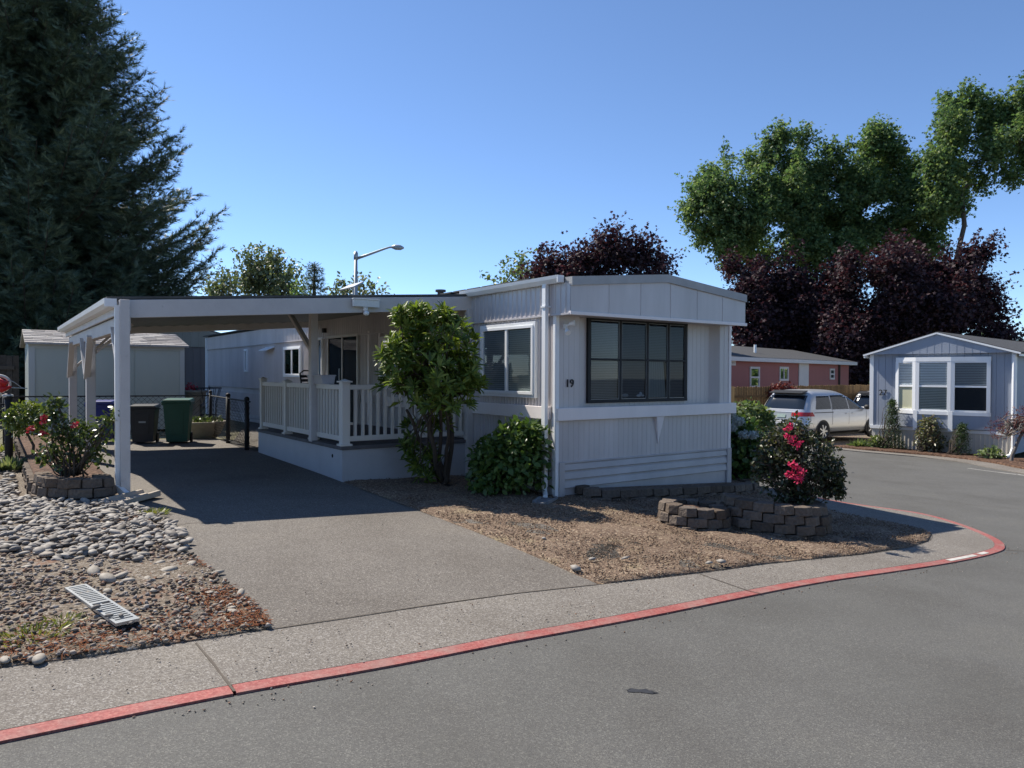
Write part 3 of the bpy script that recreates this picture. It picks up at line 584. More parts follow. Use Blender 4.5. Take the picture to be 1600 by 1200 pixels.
mb = MB(); mb.box(WID - .05, WID + .012, -.012, .05, -.3, 2.45); mb.build('corner_trim', M['siding_trim'], home, .004)
# skirting boards with shadow gaps
mb = MB()
for z0, z1 in ((.325, .432), (.205, .312), (.085, .19)):
    mb.prism([(0, z0), (-.03, z0 + .012), (-.018, z1 - .02), (-.004, z1)], lambda y, z: (.14, y, z), lambda y, z: (3.585, y, z))
mb.box(.14, 3.585, .0, .03, -.3, .43); mb.box(.13, 3.6, -.03, -.0, .432, .447)
mb.build('skirting', M['skirt'], home)
mb = MB(); mb.box(.04, .137, -.036, .02, -.2, .45); mb.build('skirting_corner', M['skirt'], home, .004)
mb = MB(); mb.box(3.588, WID + .005, -.036, .02, -.3, .45); mb.build('skirting_corner', M['skirt'], home, .004)
mb = MB()
for k in range(5): mb.box(-.02, .02, .05, LEN, -.1 + k * .11, -.1 + k * .11 + .1)
mb.build('side_skirting', M['skirt'], home)
# roof
mb = MB(); xs = [-.12, 1.79, 3.8]; zs = [2.93, 3.115, 2.93]
for i in (0, 1):
    mb.prism([(xs[i], zs[i]), (xs[i + 1], zs[i + 1]), (xs[i + 1], zs[i + 1] + .035), (xs[i], zs[i] + .035)], lambda x, z: (x, -.2, z - .03), lambda x, z: (x, LEN + .2, z - .03))
mb.box(.0, WID, .0, LEN, 2.78, 2.9)
for k in range(8): mb.box(-.1, .5, .5 + k * .42, .85 + k * .42, 2.965, 2.985)
mb.build('roof', M['roof_dark'], home)
mb = MB(); mb.tube([(.75, 4.4, 2.95), (.75, 4.4, 3.2)], .06, 10); mb.tube([(.75, 4.4, 3.2), (.75, 4.4, 3.24)], .1, 10); mb.build('roof_vent', M['roof_dark'], home)
mb = MB()                                   # gutter: a K-style trough
prof = [(-.05, 2.86), (-.11, 2.86), (-.155, 2.91), (-.165, 2.955), (-.15, 2.955), (-.145, 2.915), (-.105, 2.875), (-.05, 2.875)]
mb.prism(prof, lambda x, z: (x, -.2, z), lambda x, z: (x, 2.22, z)); mb.box(-.16, -.05, -.215, -.2, 2.86, 2.955); mb.box(-.16, -.05, 2.22, 2.235, 2.86, 2.955)
mb.build('gutter', M['white'], home)
ds = MB(); ds.bar((-.10, .12, 2.86), (-.10, .12, .12), .055, .075, (0, 1, 0)); ds.tube([(-.10, .12, .14), (-.115, .09, .06), (-.16, .02, .025), (-.24, -.08, .02)], .034, 8)
dso = ds.build('downspout', M['white'], home); mb = MB()
for z in (.43, 2.55): MB().box(-.14, -.02, .075, .165, z, z + .025).build('strap', M['white'], dso)

# front window: dark frame, eight panes in two rows
wf = MB(); X0, X1, Z0, Z1, yw = .672, 2.70, 1.285, 2.425, .12
cols = [X0, .672 + .615, .672 + 1.16, .672 + 1.655, X1]
cuts = [X0 + .0, 1.283, 1.845, 2.305, X1]
wf.box(X0 - .03, X1 + .03, yw - .045, yw, Z0 - .045, Z0); wf.box(X0 - .03, X1 + .03, yw - .045, yw, Z1, Z1 + .035)
for i, x in enumerate(cuts):
    ww = .03 if i in (0, 4) else .021
    wf.box(x - ww, x + ww, yw - .042, yw, Z0, Z1)
win = wf.build('front_window', M['black_metal'], home, .003)
sa = MB(); zm = 1.862
for i in range(4):
    a0, a1 = cuts[i] + .024, cuts[i + 1] - .024
    for (q0, q1) in ((Z0 + .004, zm), (zm + .004, Z1 - .004)):
        t = .007
        sa.box(a0, a1, yw - .034, yw - .012, q0, q0 + t); sa.box(a0, a1, yw - .034, yw - .012, q1 - t, q1); sa.box(a0, a0 + t, yw - .034, yw - .012, q0 + t, q1 - t); sa.box(a1 - t, a1, yw - .034, yw - .012, q0 + t, q1 - t)
sa.build('sash', M['sash_grey'], win)
mbz = MB(); mbz.box(X0, X1, yw - .040, yw - .008, zm - .014, zm + .016); mbz.build('mid_bar', M['black_metal'], win)
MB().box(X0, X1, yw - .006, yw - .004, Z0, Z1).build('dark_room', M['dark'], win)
gl = MB()
for i in range(4): gl.add([(cuts[i] + .02, yw - .024, Z0), (cuts[i + 1] - .02, yw - .024, Z0), (cuts[i + 1] - .02, yw - .024, Z1), (cuts[i] + .02, yw - .024, Z1)], [(0, 1, 2, 3)])
gl.build('pane', M['glass_dark'], win)
def blind(x0, x1, z0, z1, y, pitch=.026, fn=None, tilt=.010):
    m = MB(); fn = fn or (lambda x, n, z: (x, y - n, z)); z = z0; i = 0
    while z + pitch < z1:
        m.add([fn(x0, 0, z), fn(x1, 0, z), fn(x1, tilt, z + pitch * .86), fn(x0, tilt, z + pitch * .86)], [(0, 1, 2, 3)]); z += pitch
    return m
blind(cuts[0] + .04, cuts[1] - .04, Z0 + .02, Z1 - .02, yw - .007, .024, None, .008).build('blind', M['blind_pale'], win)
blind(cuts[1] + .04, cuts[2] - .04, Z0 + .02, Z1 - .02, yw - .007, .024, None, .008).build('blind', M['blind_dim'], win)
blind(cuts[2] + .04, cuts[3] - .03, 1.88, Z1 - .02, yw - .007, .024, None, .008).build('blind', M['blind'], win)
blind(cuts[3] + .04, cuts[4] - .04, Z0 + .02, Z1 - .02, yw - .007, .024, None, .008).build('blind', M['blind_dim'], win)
cu = MB(); xs = np.linspace(cuts[2] + .03, cuts[3] - .03, 15)
cu.add([(x, yw - .008 - .004 * (i % 2), Z0 + .02) for i, x in enumerate(xs)] + [(x * .8 + .2 * xs[3], yw - .008 - .004 * (i % 2), zm) for i, x in enumerate(xs)], [(i, i + 1, 16 + i, 15 + i) for i in range(14)])
cu.build('curtain', M['blind'], win)
fl = MB(); fl.ball((1.72, yw - .012, 1.36), (.03, .008, .03)); fl.ball((1.68, yw - .012, 1.335), (.05, .008, .02)); fl.ball((1.765, yw - .012, 1.335), (.04, .008, .015)); fl.build('sill_flower', M['white'], win, smooth=True)
MB().ball((1.40, yw - .012, 1.34), (.07, .008, .03)).build('sill_flower', M['clearplastic'], win, smooth=True)
def Mt(o, x, y, z):
    return Matrix(((x[0], y[0], z[0], o[0]), (x[1], y[1], z[1], o[1]), (x[2], y[2], z[2], o[2]), (0, 0, 0, 1)))
text_obj('house_number', '19', .155, M['car_black'], home, Mt((.232, -.012, 1.52), (1, 0, 0), (0, 0, 1), (0, -1, 0)))
# twin spot lamp
sp = MB(); sp.box(.11, .17, -.03, 0, 2.27, 2.33); sp.tube([(.14, -.03, 2.3), (.17, -.1, 2.33)], .012); sp.tube([(.14, -.03, 2.3), (.10, -.1, 2.24)], .012); sp.tube([(.15, -.09, 2.33), (.20, -.15, 2.34)], [.024, .04], 10); sp.tube([(.10, -.09, 2.25), (.08, -.15, 2.2)], [.024, .04], 10)
sp.build('spot_lamp', M['white'], home)
# windows on the left wall: y0..y1, z0..z1, blind side
def side_window(y0, y1, z0, z1, mull=True, bl=None, nm='side_window', fr=.075):
    f = MB(); n0 = -.055
    f.box(n0, 0, y0 - fr, y1 + fr, z0 - fr, z0); f.box(n0, 0, y0 - fr, y1 + fr, z1, z1 + fr); f.box(n0, 0, y0 - fr, y0, z0, z1); f.box(n0, 0, y1, y1 + fr, z0, z1)
    i = .03; f.box(n0 - .012, -.02, y0 - i, y1 + i, z0 - i, z0 + .012); f.box(n0 - .012, -.02, y0 - i, y1 + i, z1 - .012, z1 + i); f.box(n0 - .012, -.02, y0 - i, y0 + .012, z0, z1); f.box(n0 - .012, -.02, y1 - .012, y1 + i, z0, z1)
    ym = (y0 + y1) / 2
    if mull: f.box(n0 - .006, -.02, ym - .025, ym + .025, z0, z1)
    w_ = f.build(nm, M['white'], home, .003)
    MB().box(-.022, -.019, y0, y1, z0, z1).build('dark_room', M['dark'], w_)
    MB().add([(-.045, y0, z0), (-.045, y1, z0), (-.045, y1, z1), (-.045, y0, z1)], [(0, 1, 2, 3)]).build('pane', M['glass'], w_)
    if bl:
        for (a0, a1, mm) in bl: blind(a0, a1, z0, z1, 0, .03, lambda u, n, z: (-.024 - n, u, z), .012).build('blind', mm, w_)
    return w_
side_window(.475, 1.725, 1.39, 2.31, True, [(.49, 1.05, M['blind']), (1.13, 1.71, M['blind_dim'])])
side_window(9.85, 11.0, 1.62, 2.25, True, None, 'side_window', .07)
side_window(14.35, 14.55, 1.72, 2.3, False, None, 'side_window', .05)
side_window(8.4, 8.66, 1.6, 2.42, False, None, 'side_window', .05)
side_window(4.45, 5.3, 1.55, 2.3, True, None, 'side_window', .06)
aw = MB(); aw.prism([(0, 2.36), (-.2, 2.27), (-.2, 2.25), (0, 2.33)], lambda x, z: (x - .02, 11.85, z), lambda x, z: (x - .02, 12.6, z)); aw.build('vent_hood', M['white'], home)
# sliding door on the deck
sd_ = MB(); y0, y1, z0, z1 = 6.45, 8.0, .62, 2.42
sd_.box(-.06, 0, y0 - .06, y0, z0, z1 + .06); sd_.box(-.06, 0, y1, y1 + .06, z0, z1 + .06); sd_.box(-.06, 0, y0, y1, z1, z1 + .06); sd_.box(-.05, 0, 7.2, 7.26, z0, z1); sd_.box(-.06, 0, y0, y1, z0 - .04, z0)
sdo = sd_.build('sliding_door', M['vinyl'], home, .003)
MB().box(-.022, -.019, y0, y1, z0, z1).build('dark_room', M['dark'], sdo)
MB().add([(-.04, y0, z0), (-.04, y1, z0), (-.04, y1, z1), (-.04, y0, z1)], [(0, 1, 2, 3)]).build('pane', M['glass_dark'], sdo)
MB().box(-.075, -.055, 7.32, 7.35, 1.5, 1.75).build('handle', M['alu'], sdo)
MB().box(-.12, -.03, 8.1, 8.2, 2.56, 2.66).build('porch_light', M['car_black'], home)
mb = MB(); mb.bar((-.05, LEN - .05, 2.85), (-.05, LEN - .05, .2), .08, .08); mb.build('downspout', M['white'], home)
mb = MB(); mb.box(-.05, .01, 5.86, 5.92, .55, 2.5); mb.box(-.05, .01, 5.36, 5.42, .55, 2.45); mb.build('batten', M['siding_trim'], home)

# ================================================================== CARPORT
cp = empty('carport', H0, TH, 'white wooden carport with a sloping roof over the driveway', 'carport')
XL, ZL, ZR = -4.92, 2.50, 2.86
def cz(x): return ZR + (ZL - ZR) * (-x / 4.92)
CB = 9.0
mb = MB()                                   # corrugated decking
n = 40; xs = [.0 + (-5.08) * i / n for i in range(n + 1)]
pr = [(x, cz(x) - .015 + (.018 if i % 2 else 0)) for i, x in enumerate(xs)]
mb.prism(pr + [(x, z + .02) for x, z in pr[::-1]], lambda x, z: (x, 2.12, z), lambda x, z: (x, CB, z))
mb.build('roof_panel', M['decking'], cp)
mb = MB(); mb.prism([(.02, cz(.02) + .02), (-5.1, cz(-5.1) + .02), (-5.1, cz(-5.1) + .05), (.02, cz(.02) + .05)], lambda x, z: (x, 2.07, z), lambda x, z: (x, CB + .05, z)); mb.build('roof_cover', M['roof_dark'], cp)
# front beam, back beam, side beam
def slope_beam(y0, y1, h, name, x0=-.02, x1=-4.98, drop=.0):
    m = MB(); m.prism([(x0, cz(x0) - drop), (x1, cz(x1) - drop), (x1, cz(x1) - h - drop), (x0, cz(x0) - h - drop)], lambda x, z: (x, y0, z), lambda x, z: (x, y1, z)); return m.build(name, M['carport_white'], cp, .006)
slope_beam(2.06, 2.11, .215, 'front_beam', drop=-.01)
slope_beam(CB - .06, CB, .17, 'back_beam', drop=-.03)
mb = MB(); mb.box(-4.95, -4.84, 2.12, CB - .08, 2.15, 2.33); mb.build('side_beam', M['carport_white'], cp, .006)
mb = MB(); mb.box(-5.0, -4.97, 2.12, CB, 2.33, 2.485); mb.build('side_fascia', M['carport_white'], cp, .004)
mb = MB(); prof = [(-5.0, 2.42), (-5.08, 2.42), (-5.125, 2.46), (-5.135, 2.515), (-5.12, 2.515), (-5.11, 2.47), (-5.075, 2.435), (-5.0, 2.435)]
mb.prism(prof, lambda x, z: (x, 2.05, z), lambda x, z: (x, CB + .05, z)); mb.box(-5.13, -5.0, 2.035, 2.05, 2.42, 2.515); mb.build('gutter', M['white'], cp)
mb = MB(); mb.bar((-5.0, 2.03, 2.44), (-5.0, 2.03, .27), .05, .06, (0, 1, 0)); mb.bar((-5.0, 2.03, .29), (-4.93, 1.84, .22), .055, .075); mb.build('downspout', M['white'], cp)
def post(x, y, zt, wx=.105, wy=.105, name='post'):
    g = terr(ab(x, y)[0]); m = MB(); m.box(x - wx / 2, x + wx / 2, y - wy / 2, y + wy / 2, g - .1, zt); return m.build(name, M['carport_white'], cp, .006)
post(-4.925, 2.0, 2.505, .105, .095); post(-4.90, 5.75, 2.16, .13, .13); post(-4.90, 8.75, 2.16, .13, .13)
post(-.075, 2.08, 2.66, .11, .10)
def brace(p, q, w_=.09, h_=.045):
    m = MB(); m.bar(p, q, h_, w_, (1, 0, 0)); return m.build('brace', M['carport_white'], cp, .004)
for y in (5.75, 8.75):
    brace((-4.955, y - .02, 1.55), (-4.965, y - .62, 2.2)); 
    if y < 8: brace((-4.955, y + .02, 1.62), (-4.955, y + .6, 2.2))
brace((-4.955, 2.06, 1.62), (-4.955, 2.62, 2.2)); 
m = MB(); m.bar((-4.85, 5.75, 1.95), (-4.3, 5.75, 2.44), .045, .09, (0, 1, 0)); m.build('brace', M['carport_white'], cp, .004)
m = MB(); m.bar((-4.85, 8.75, 1.75), (-4.2, 8.75, 2.44), .045, .09, (0, 1, 0)); m.build('brace', M['carport_white'], cp, .004)
# support on the deck
mb = MB(); mb.box(-2.22, -2.11, 3.2, 3.31, .6, cz(-2.17) - .02); mb.build('post', M['carport_white'], cp, .006)
m = MB(); m.bar((-2.165, 3.32, 2.0), (-2.165, 4.35, cz(-2.17) - .05), .06, .07, (1, 0, 0)); m.build('brace', M['carport_white'], cp, .004)
sb_ = empty('splash_block', abg(-4.88, 1.68, .035), TH + 2.3, 'pale concrete splash block at the foot of the carport post', 'splash block')
mb = MB(); mb.prism([(-.14, 0), (.14, 0), (.14, .07), (.10, .07), (.08, .03), (-.08, .03), (-.10, .07), (-.14, .07)], lambda x, z: (x, -.28, z), lambda x, z: (x * 1.25, .34, z * .7)); mb.build('trough', M['stone_urn'], sb_, .006)
sb2 = empty('splash_block', abg(-.42, -.28, .03), TH - .9, 'grey splash block on the soil below the home corner downspout', 'splash block')
mb = MB(); mb.prism([(-.12, 0), (.12, 0), (.12, .06), (.09, .06), (.07, .025), (-.07, .025), (-.09, .06), (-.12, .06)], lambda x, z: (x, -.25, z), lambda x, z: (x * 1.3, .3, z * .6)); mb.build('trough', M['conc_grey'], sb2, .006); sb2.scale = (.85, .85, .8)
# solar lamp on the front beam
slm = empty('solar_lamp', tuple(ab(-1.86, 2.05)) + (cz(-1.86) - .06,), TH, 'white solar flood lamp fixed on the carport front beam', 'lamp')
m = MB(); m.box(-.2, .2, -.07, -.02, -.07, .03); m.box(-.205, .205, -.08, -.005, .03, .045); m.build('lamp_head', M['lens'], slm, .004)
m = MB(); m.box(-.03, .03, -.05, .01, -.13, -.07); m.ball((0, -.06, -.16), (.045, .04, .035)); m.build('sensor', M['white'], slm, smooth=True)
m = MB(); m.bar((-.15, .3, .21), (.12, .55, .33), .24, .02, (-.3, 0, 1)); m.build('solar_panel', M['galv'], slm); m = MB(); m.bar((0, .4, .06), (0, .4, .26), .02, .02); m.build('panel_stand', M['white'], slm)

# ================================================================== DECK
dk = empty('porch_deck', H0, TH, 'raised porch deck with painted skirt and vinyl railing under the carport', 'deck')
DX, DY0, DY1, DZ = -2.17, 2.10, 6.05, .615
mb = MB(); mb.box(DX, -.02, DY0, DY1, -.05, DZ - .055); mb.box(DX - .004, DX, DY0 - .004, DY0 + .06, -.05, DZ - .055); mb.build('skirt', M['deckbase'], dk)
mb = MB(); k = 0; y = DY0 - .02
while y < DY1: mb.box(DX - .03, -.02, y, min(y + .134, DY1 + .02), DZ - .05, DZ); y += .14
mb.build('boards', M['deckboard'], dk)
mb = MB(); mb.ball((DX - .005, 2.46, .45), (.01, .022, .028)); mb.build('outlet', M['car_black'], dk, smooth=True)
RT, RB = 1.485, .72
def dpost(x, y, zt, s=.1, cap=True):
    m = MB(); m.box(x - s / 2, x + s / 2, y - s / 2, y + s / 2, DZ, zt); m.box(x - s * .72, x + s * .72, y - s * .72, y + s * .72, DZ, DZ + .03)
    o = m.build('post', M['vinyl'], dk, .004)
    c = MB(); c.box(x - s * .7, x + s * .7, y - s * .7, y + s * .7, zt, zt + .02); t = s * .55
    c.add([(x - t, y - t, zt + .02), (x + t, y - t, zt + .02), (x + t, y + t, zt + .02), (x - t, y + t, zt + .02), (x, y, zt + .05)], [(0, 1, 4), (1, 2, 4), (2, 3, 4), (3, 0, 4)]); c.build('cap', M['vinyl'], o)
rx = DX + .06; ry = DY0 + .07
dpost(rx, ry, 1.52, .12)
for y, zt in ((3.38, 1.5), (4.62, 1.5), (5.95, 1.53)): dpost(rx, y, zt)
mb = MB()
mb.box(rx - .03, rx + .03, ry + .06, 5.9, RT - .07, RT); mb.box(rx - .022, rx + .022, ry + .06, 5.9, RB - .045, RB + .03)
mb.box(rx + .06, -.12, ry - .03, ry + .03, RT - .07, RT); mb.box(rx + .06, -.12, ry - .022, ry + .022, RB - .045, RB + .03)
mb.build('rails', M['vinyl'], dk, .004)
bal = MB().box(-.019, .019, -.019, .019, RB + .03, RT - .07).build('baluster', M['vinyl'], dk); first = True
def put(x, y):
    global first
    if first: bal.location = (x, y, 0); first = False; return
    c = bal.copy(); COL.objects.link(c); c.parent = dk; c.location = (x, y, 0)
y = ry + .15
while y < 5.86:
    if min(abs(y - q) for q in (3.38, 4.62)) > .075: put(rx, y)
    y += .118
x = rx + .16
while x < -.16: put(x, ry); x += .118
pb = empty('planter_box', tuple(ab(rx + .03, 3.15)) + (RT,), TH, 'grey plastic planter box sitting on the porch railing', 'planter box')
m = MB(); m.prism([(-.09, 0), (.09, 0), (.11, .13), (-.11, .13)], lambda x, z: (x, -.3, z), lambda x, z: (x, .3, z)); m.box(-.12, .12, -.31, .31, .12, .14); m.build('trough', M['deckbase'], pb, .004)
ch = empty('patio_chair', tuple(ab(-1.2, 5.35)) + (DZ,), TH + .6, 'black metal patio chair whose curved back rises above the porch railing', 'chair')
m = MB()
for sx in (-.22, .22): m.tube([(sx, -.25, 0), (sx, -.22, .43), (sx, .2, .42), (sx, .3, .75), (sx * .9, .36, 1.03), (sx * .5, .34, 1.08)], .014, 6); m.tube([(sx, .22, .42), (sx, .32, 0)], .014, 6)
m.tube([(-.11, .34, 1.08), (.11, .34, 1.08)], .014, 6); m.build('frame', M['black_metal'], ch)
m = MB(); m.box(-.23, .23, -.24, .22, .42, .45); m.build('seat', M['black_metal'], ch, .01)
m = MB()
for k in range(7): m.box(-.2, .2, .24 + k * .015, .25 + k * .015, .5 + k * .075, .55 + k * .075)
m.build('backrest', M['black_metal'], ch)

# ================================================================== SHED, BROWN HOUSE, OLD FENCE
def shingles(mb, fn, u0, u1, rows, w_, seed):
    rg = random.Random(seed)
    for r in range(rows):
        u = u0 - rg.random() * w_
        while u < u1:
            ww = w_ * rg.uniform(.75, 1.25); a, b_ = max(u, u0), min(u + ww - .008, u1); u += ww
            if b_ - a > .02:
                t0, t1 = r / rows, (r + 1.02) / rows; h = rg.uniform(.005, .014)
                mb.add([fn(a, t0, h + .006), fn(b_, t0, h + .006), fn(b_, t1, .002), fn(a, t1, .002), fn(a, t0, 0), fn(b_, t0, 0)], [(0, 1, 2, 3), (0, 4, 5, 1)])
Ys = 16.6; s0 = dp(46, 560, Ys); sa_, sb0 = toab(s0); s1 = sa_
while True:                                  # right corner of the shed face at px 287
    q = ab(s1, sb0); 
    d = np.array([q[0], q[1], 1.65]) - CAM; px = 800 + F * (d @ _r) / (d @ _f)
    if px > 287: break
    s1 += .01
SW = s1 - sa_; sg = terr(s0[0]); EV = dp(46, 537, Ys)[2] - sg
sh = empty('garden_shed', tuple(ab(sa_, sb0)) + (sg,), TH, 'grey green panelled shed with a shingled roof behind the carport', 'shed')
SD = 3.0
mb = MB(); mb.ribs(lambda u, n, z: (u, -n, z), .05, SW - .05, 0, EV, 1.22, .03, -.012); mb.box(.02, SW - .02, .02, SD, 0, EV - .03)
mb.prism([(.0, EV - .03), (SD, EV - .03), (SD / 2, EV + .34)], lambda y, z: (.02, y, z), lambda y, z: (SW - .02, y, z)); mb.build('wall', M['shed_wall'], sh)
mb = MB()
for x0, x1 in ((-.01, .1), (SW - .1, SW + .01)): mb.box(x0, x1, -.025, .0, 0, EV)
mb.box(-.02, .0, -.02, .1, 0, EV); mb.box(0.1, SW - .1, -.02, 0, EV - .09, EV); mb.build('trim', M['shed_trim'], sh)
mb = MB(); run = SD / 2 + .16; rise = .37
rf = lambda u, t, h: (u, -.16 + run * t, EV + .02 + rise * t + h)
mb.prism([(-.16, EV + .0), (SD / 2, EV + rise - .01), (SD / 2, EV + rise + .02), (-.16, EV + .03)], lambda y, z: (-.09, y, z - .01), lambda y, z: (SW + .09, y, z - .01))
mb.prism([(SD + .16, EV + .0), (SD / 2, EV + rise - .01), (SD / 2, EV + rise + .02), (SD + .16, EV + .03)], lambda y, z: (-.09, y, z - .01), lambda y, z: (SW + .09, y, z - .01))
shingles(mb, rf, -.09, SW + .09, 8, .3, 3); mb.build('roof', M['shingle_grey'], sh)
bh0 = dp(262, 560, 30); bg_ = terr(bh0[0]); bh = empty('brown_house', (bh0[0], bh0[1], bg_), TH * .3, 'brown house wall with vertical siding seen between shed and mobile home', 'house')
ez = dp(270, 541, 30)[2] - bg_; gz_ = dp(268, 516, 30)[2] - bg_
mb = MB(); mb.ribs(lambda u, n, z: (u, -n, z), -5, 4, 0, ez, .3, .03, .012); mb.box(-5, 4, .03, 8, 0, ez); mb.build('wall', M['brown_wall'], bh)
mb = MB(); mb.ribs(lambda u, n, z: (u, -.06 - n, z), -5.2, 1.55, ez - .02, gz_, .3, .03, .012); mb.prism([(1.55, ez - .02), (4.2, ez - .02), (1.55, gz_)], lambda x, z: (x, -.06, z), lambda x, z: (x, .2, z)); mb.box(-5.2, 1.55, -.04, .5, ez, gz_); mb.build('gable', M['tan_wall'], bh)  # upper wall lighter than below, its sunlit tone put into the tan colour
mb = MB(); mb.box(-5.4, 1.6, -.1, 8, gz_, gz_ + .05); mb.build('roof', M['roof_dark'], bh)
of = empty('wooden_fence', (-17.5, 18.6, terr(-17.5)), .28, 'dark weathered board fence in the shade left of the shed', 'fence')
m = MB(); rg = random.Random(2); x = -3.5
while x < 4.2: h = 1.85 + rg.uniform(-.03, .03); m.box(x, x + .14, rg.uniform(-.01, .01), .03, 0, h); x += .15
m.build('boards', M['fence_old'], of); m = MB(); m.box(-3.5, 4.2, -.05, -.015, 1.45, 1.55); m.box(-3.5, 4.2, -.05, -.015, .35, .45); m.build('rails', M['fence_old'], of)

# ================================================================== CHAIN LINK FENCE
cf = empty('chain_link_fence', abg(-5.98, 5.85), TH, 'low black chain link fence with metal posts around the back yard', 'fence')
o0 = abg(-5.98, 5.85)
def cl_(s, t, z): d = ab(s, t) - o0[:2]; return (d @ A, d @ B, terr(ab(s, t)[0]) - o0[2] + z)
for (s, t, hh, r) in ((-5.98, 5.85, 1.05, .055), (-5.98, 9.5, 1.0, .03), (-4.0, 9.5, .98, .03), (-2.2, 9.5, 1.02, .035), (-2.22, 7.95, 1.0, .045), (-2.25, 6.5, .98, .045), (-9, 5.9, 1.0, .03)):
    m = MB(); m.tube([cl_(s, t, -.1), cl_(s, t, hh)], r, 8); m.ball(cl_(s, t, hh), r * 1.15); m.build('post', M['black_metal'], cf, smooth=True)
m = MB()
segs = [((-5.98, 9.5), (-2.2, 9.5)), ((-2.2, 9.5), (-2.25, 6.3)), ((-5.98, 5.85), (-5.98, 9.5)), ((-9.2, 5.9), (-5.98, 5.85))]
for p_, q_ in segs:
    for z in (.94, .08): m.tube([cl_(*p_, z), cl_(*q_, z)], .016 if z > .5 else .008, 6)
m.build('rails', M['black_metal'], cf)
m = MB()
for p_, q_ in segs:
    p_ = np.array(p_); q_ = np.array(q_); L_ = np.linalg.norm(q_ - p_); n = int(L_ / .11)
    for i in range(n):
        for sgn in (1, -1):
            u0 = i / n; u1 = u0 + sgn * .85 / L_
            z0, z1 = .08, .93
            if u1 > 1: z1 = z0 + (z1 - z0) * (1 - u0) / (u1 - u0); u1 = 1
            if u1 < 0: z1 = z0 + (z1 - z0) * u0 / (u0 - u1); u1 = 0
            a_ = p_ + (q_ - p_) * u0; b_ = p_ + (q_ - p_) * u1
            if abs(z1 - z0) > .05: m.tube([cl_(*a_, z0), cl_(*b_, z1)], .004, 3, False)
m.build('mesh', M['black_metal'], cf)
# red glass ornament on the left post
go = empty('garden_ornament', tuple(abg(-5.98, 5.85, 1.08)), TH, 'red plastic garden ornament with a wire loop on the black fence post', 'ornament')
m = MB(); m.tube([(-.2, 0, .17), (-.12, -.02, .22), (-.05, -.02, .17), (.0, 0, .21)], [.02, .05, .055, .012], 10); m.tube([(-.2, 0, .1), (-.08, -.02, .09), (.04, 0, .13)], [.015, .055, .01], 10); m.ball((-.12, -.01, .15), (.075, .05, .07)); m.build('body', M['red'], go, smooth=True)
m = MB(); m.tube([(-.13 + .15 * math.cos(t), .03, .17 + .13 * math.sin(t)) for t in np.linspace(-.9, 2.9, 18)], [.012 + .010 * math.sin(k / 17 * 3.1) for k in range(18)], 6); m.tube([(-.1, 0, -.03), (-.13, 0, .1)], [.02, .03], 8); m.ball((-.01, 0, -.01), (.08, .06, .035)); m.build('loop', M['clearplastic'], go, smooth=True)
m = MB(); m.tube([(.0, .02, .24), (.08, 0, .19), (.17, 0, .11)], .006, 6); m.tube([(-.02, 0, .12), (.24, 0, .10)], .009, 6); m.build('wire', M['grey_metal'], go)

# ================================================================== BINS
def wheelie(px, x0, x1, ytop, Y, mat, label, hl):
    c = dp((x0 + x1) / 2, 690, Y); g = terr(c[0]); H_ = dp(px, ytop, Y)[2] - g; W_ = (x1 - x0) / F * Y
    e = empty('wheelie_bin', (c[0], c[1], g), .28, label, 'bin', 'wheelie bins behind the carport'); b_ = W_ / 2
    m = MB(); m.prism([(-b_ * .72, -b_ * .75), (b_ * .72, -b_ * .75), (b_ * .72, b_ * .75), (-b_ * .72, b_ * .75)], lambda x, y: (x, y, .05), lambda x, y: (x * 1.26, y * 1.26, H_ * .9))
    m.box(-b_, b_, -b_ * 1.0, b_ * .98, H_ * .86, H_ * .9); m.prism([(-b_ * .45, .2), (b_ * .45, .2), (b_ * .5, H_ * .78), (-b_ * .5, H_ * .78)], lambda x, z: (x, -b_ * (.73 + .22 * z / H_), z), lambda x, z: (x, -b_ * (.77 + .22 * z / H_), z)); m.build('body', mat, e, .012)
    m = MB(); m.prism([(-b_ * 1.04, 0), (b_ * 1.04, 0), (b_ * .9, .06), (-b_ * .9, .06)], lambda x, z: (x, -b_ * 1.08, H_ * .905 + z), lambda x, z: (x, b_ * 1.04, H_ * .93 + z)); m.build('lid', mat, e, .01)
    for s_ in (-1, 1): m = MB(); m.tube([(s_ * b_ * .85, b_ * .8, .11), (s_ * b_ * .7, b_ * .8, .11)], .11, 14); m.build('wheel', M['car_black'], e)
    m = MB(); m.tube([(-b_ * .8, b_ * 1.1, H_ * .88), (b_ * .8, b_ * 1.1, H_ * .88)], .018, 6); m.build('handle', mat, e)
    m = MB(); m.box(-b_ * .25, b_ * .25, -b_ * (.9), -b_ * .8, hl * H_, (hl + .05) * H_); m.build('sticker', M['pale_label'], e); return e
wheelie(279, 258, 300, 622, 14.9, M['bin_green'], 'dark green wheelie bin with closed lid behind the carport', .78)
wheelie(225, 206, 246, 632, 14.7, M['bin_black'], 'black wheelie bin standing left of the green bin', .55)
wheelie(160, 140, 180, 625, 14.9, M['bin_blue'], 'blue wheelie bin seen between the carport posts', .6)
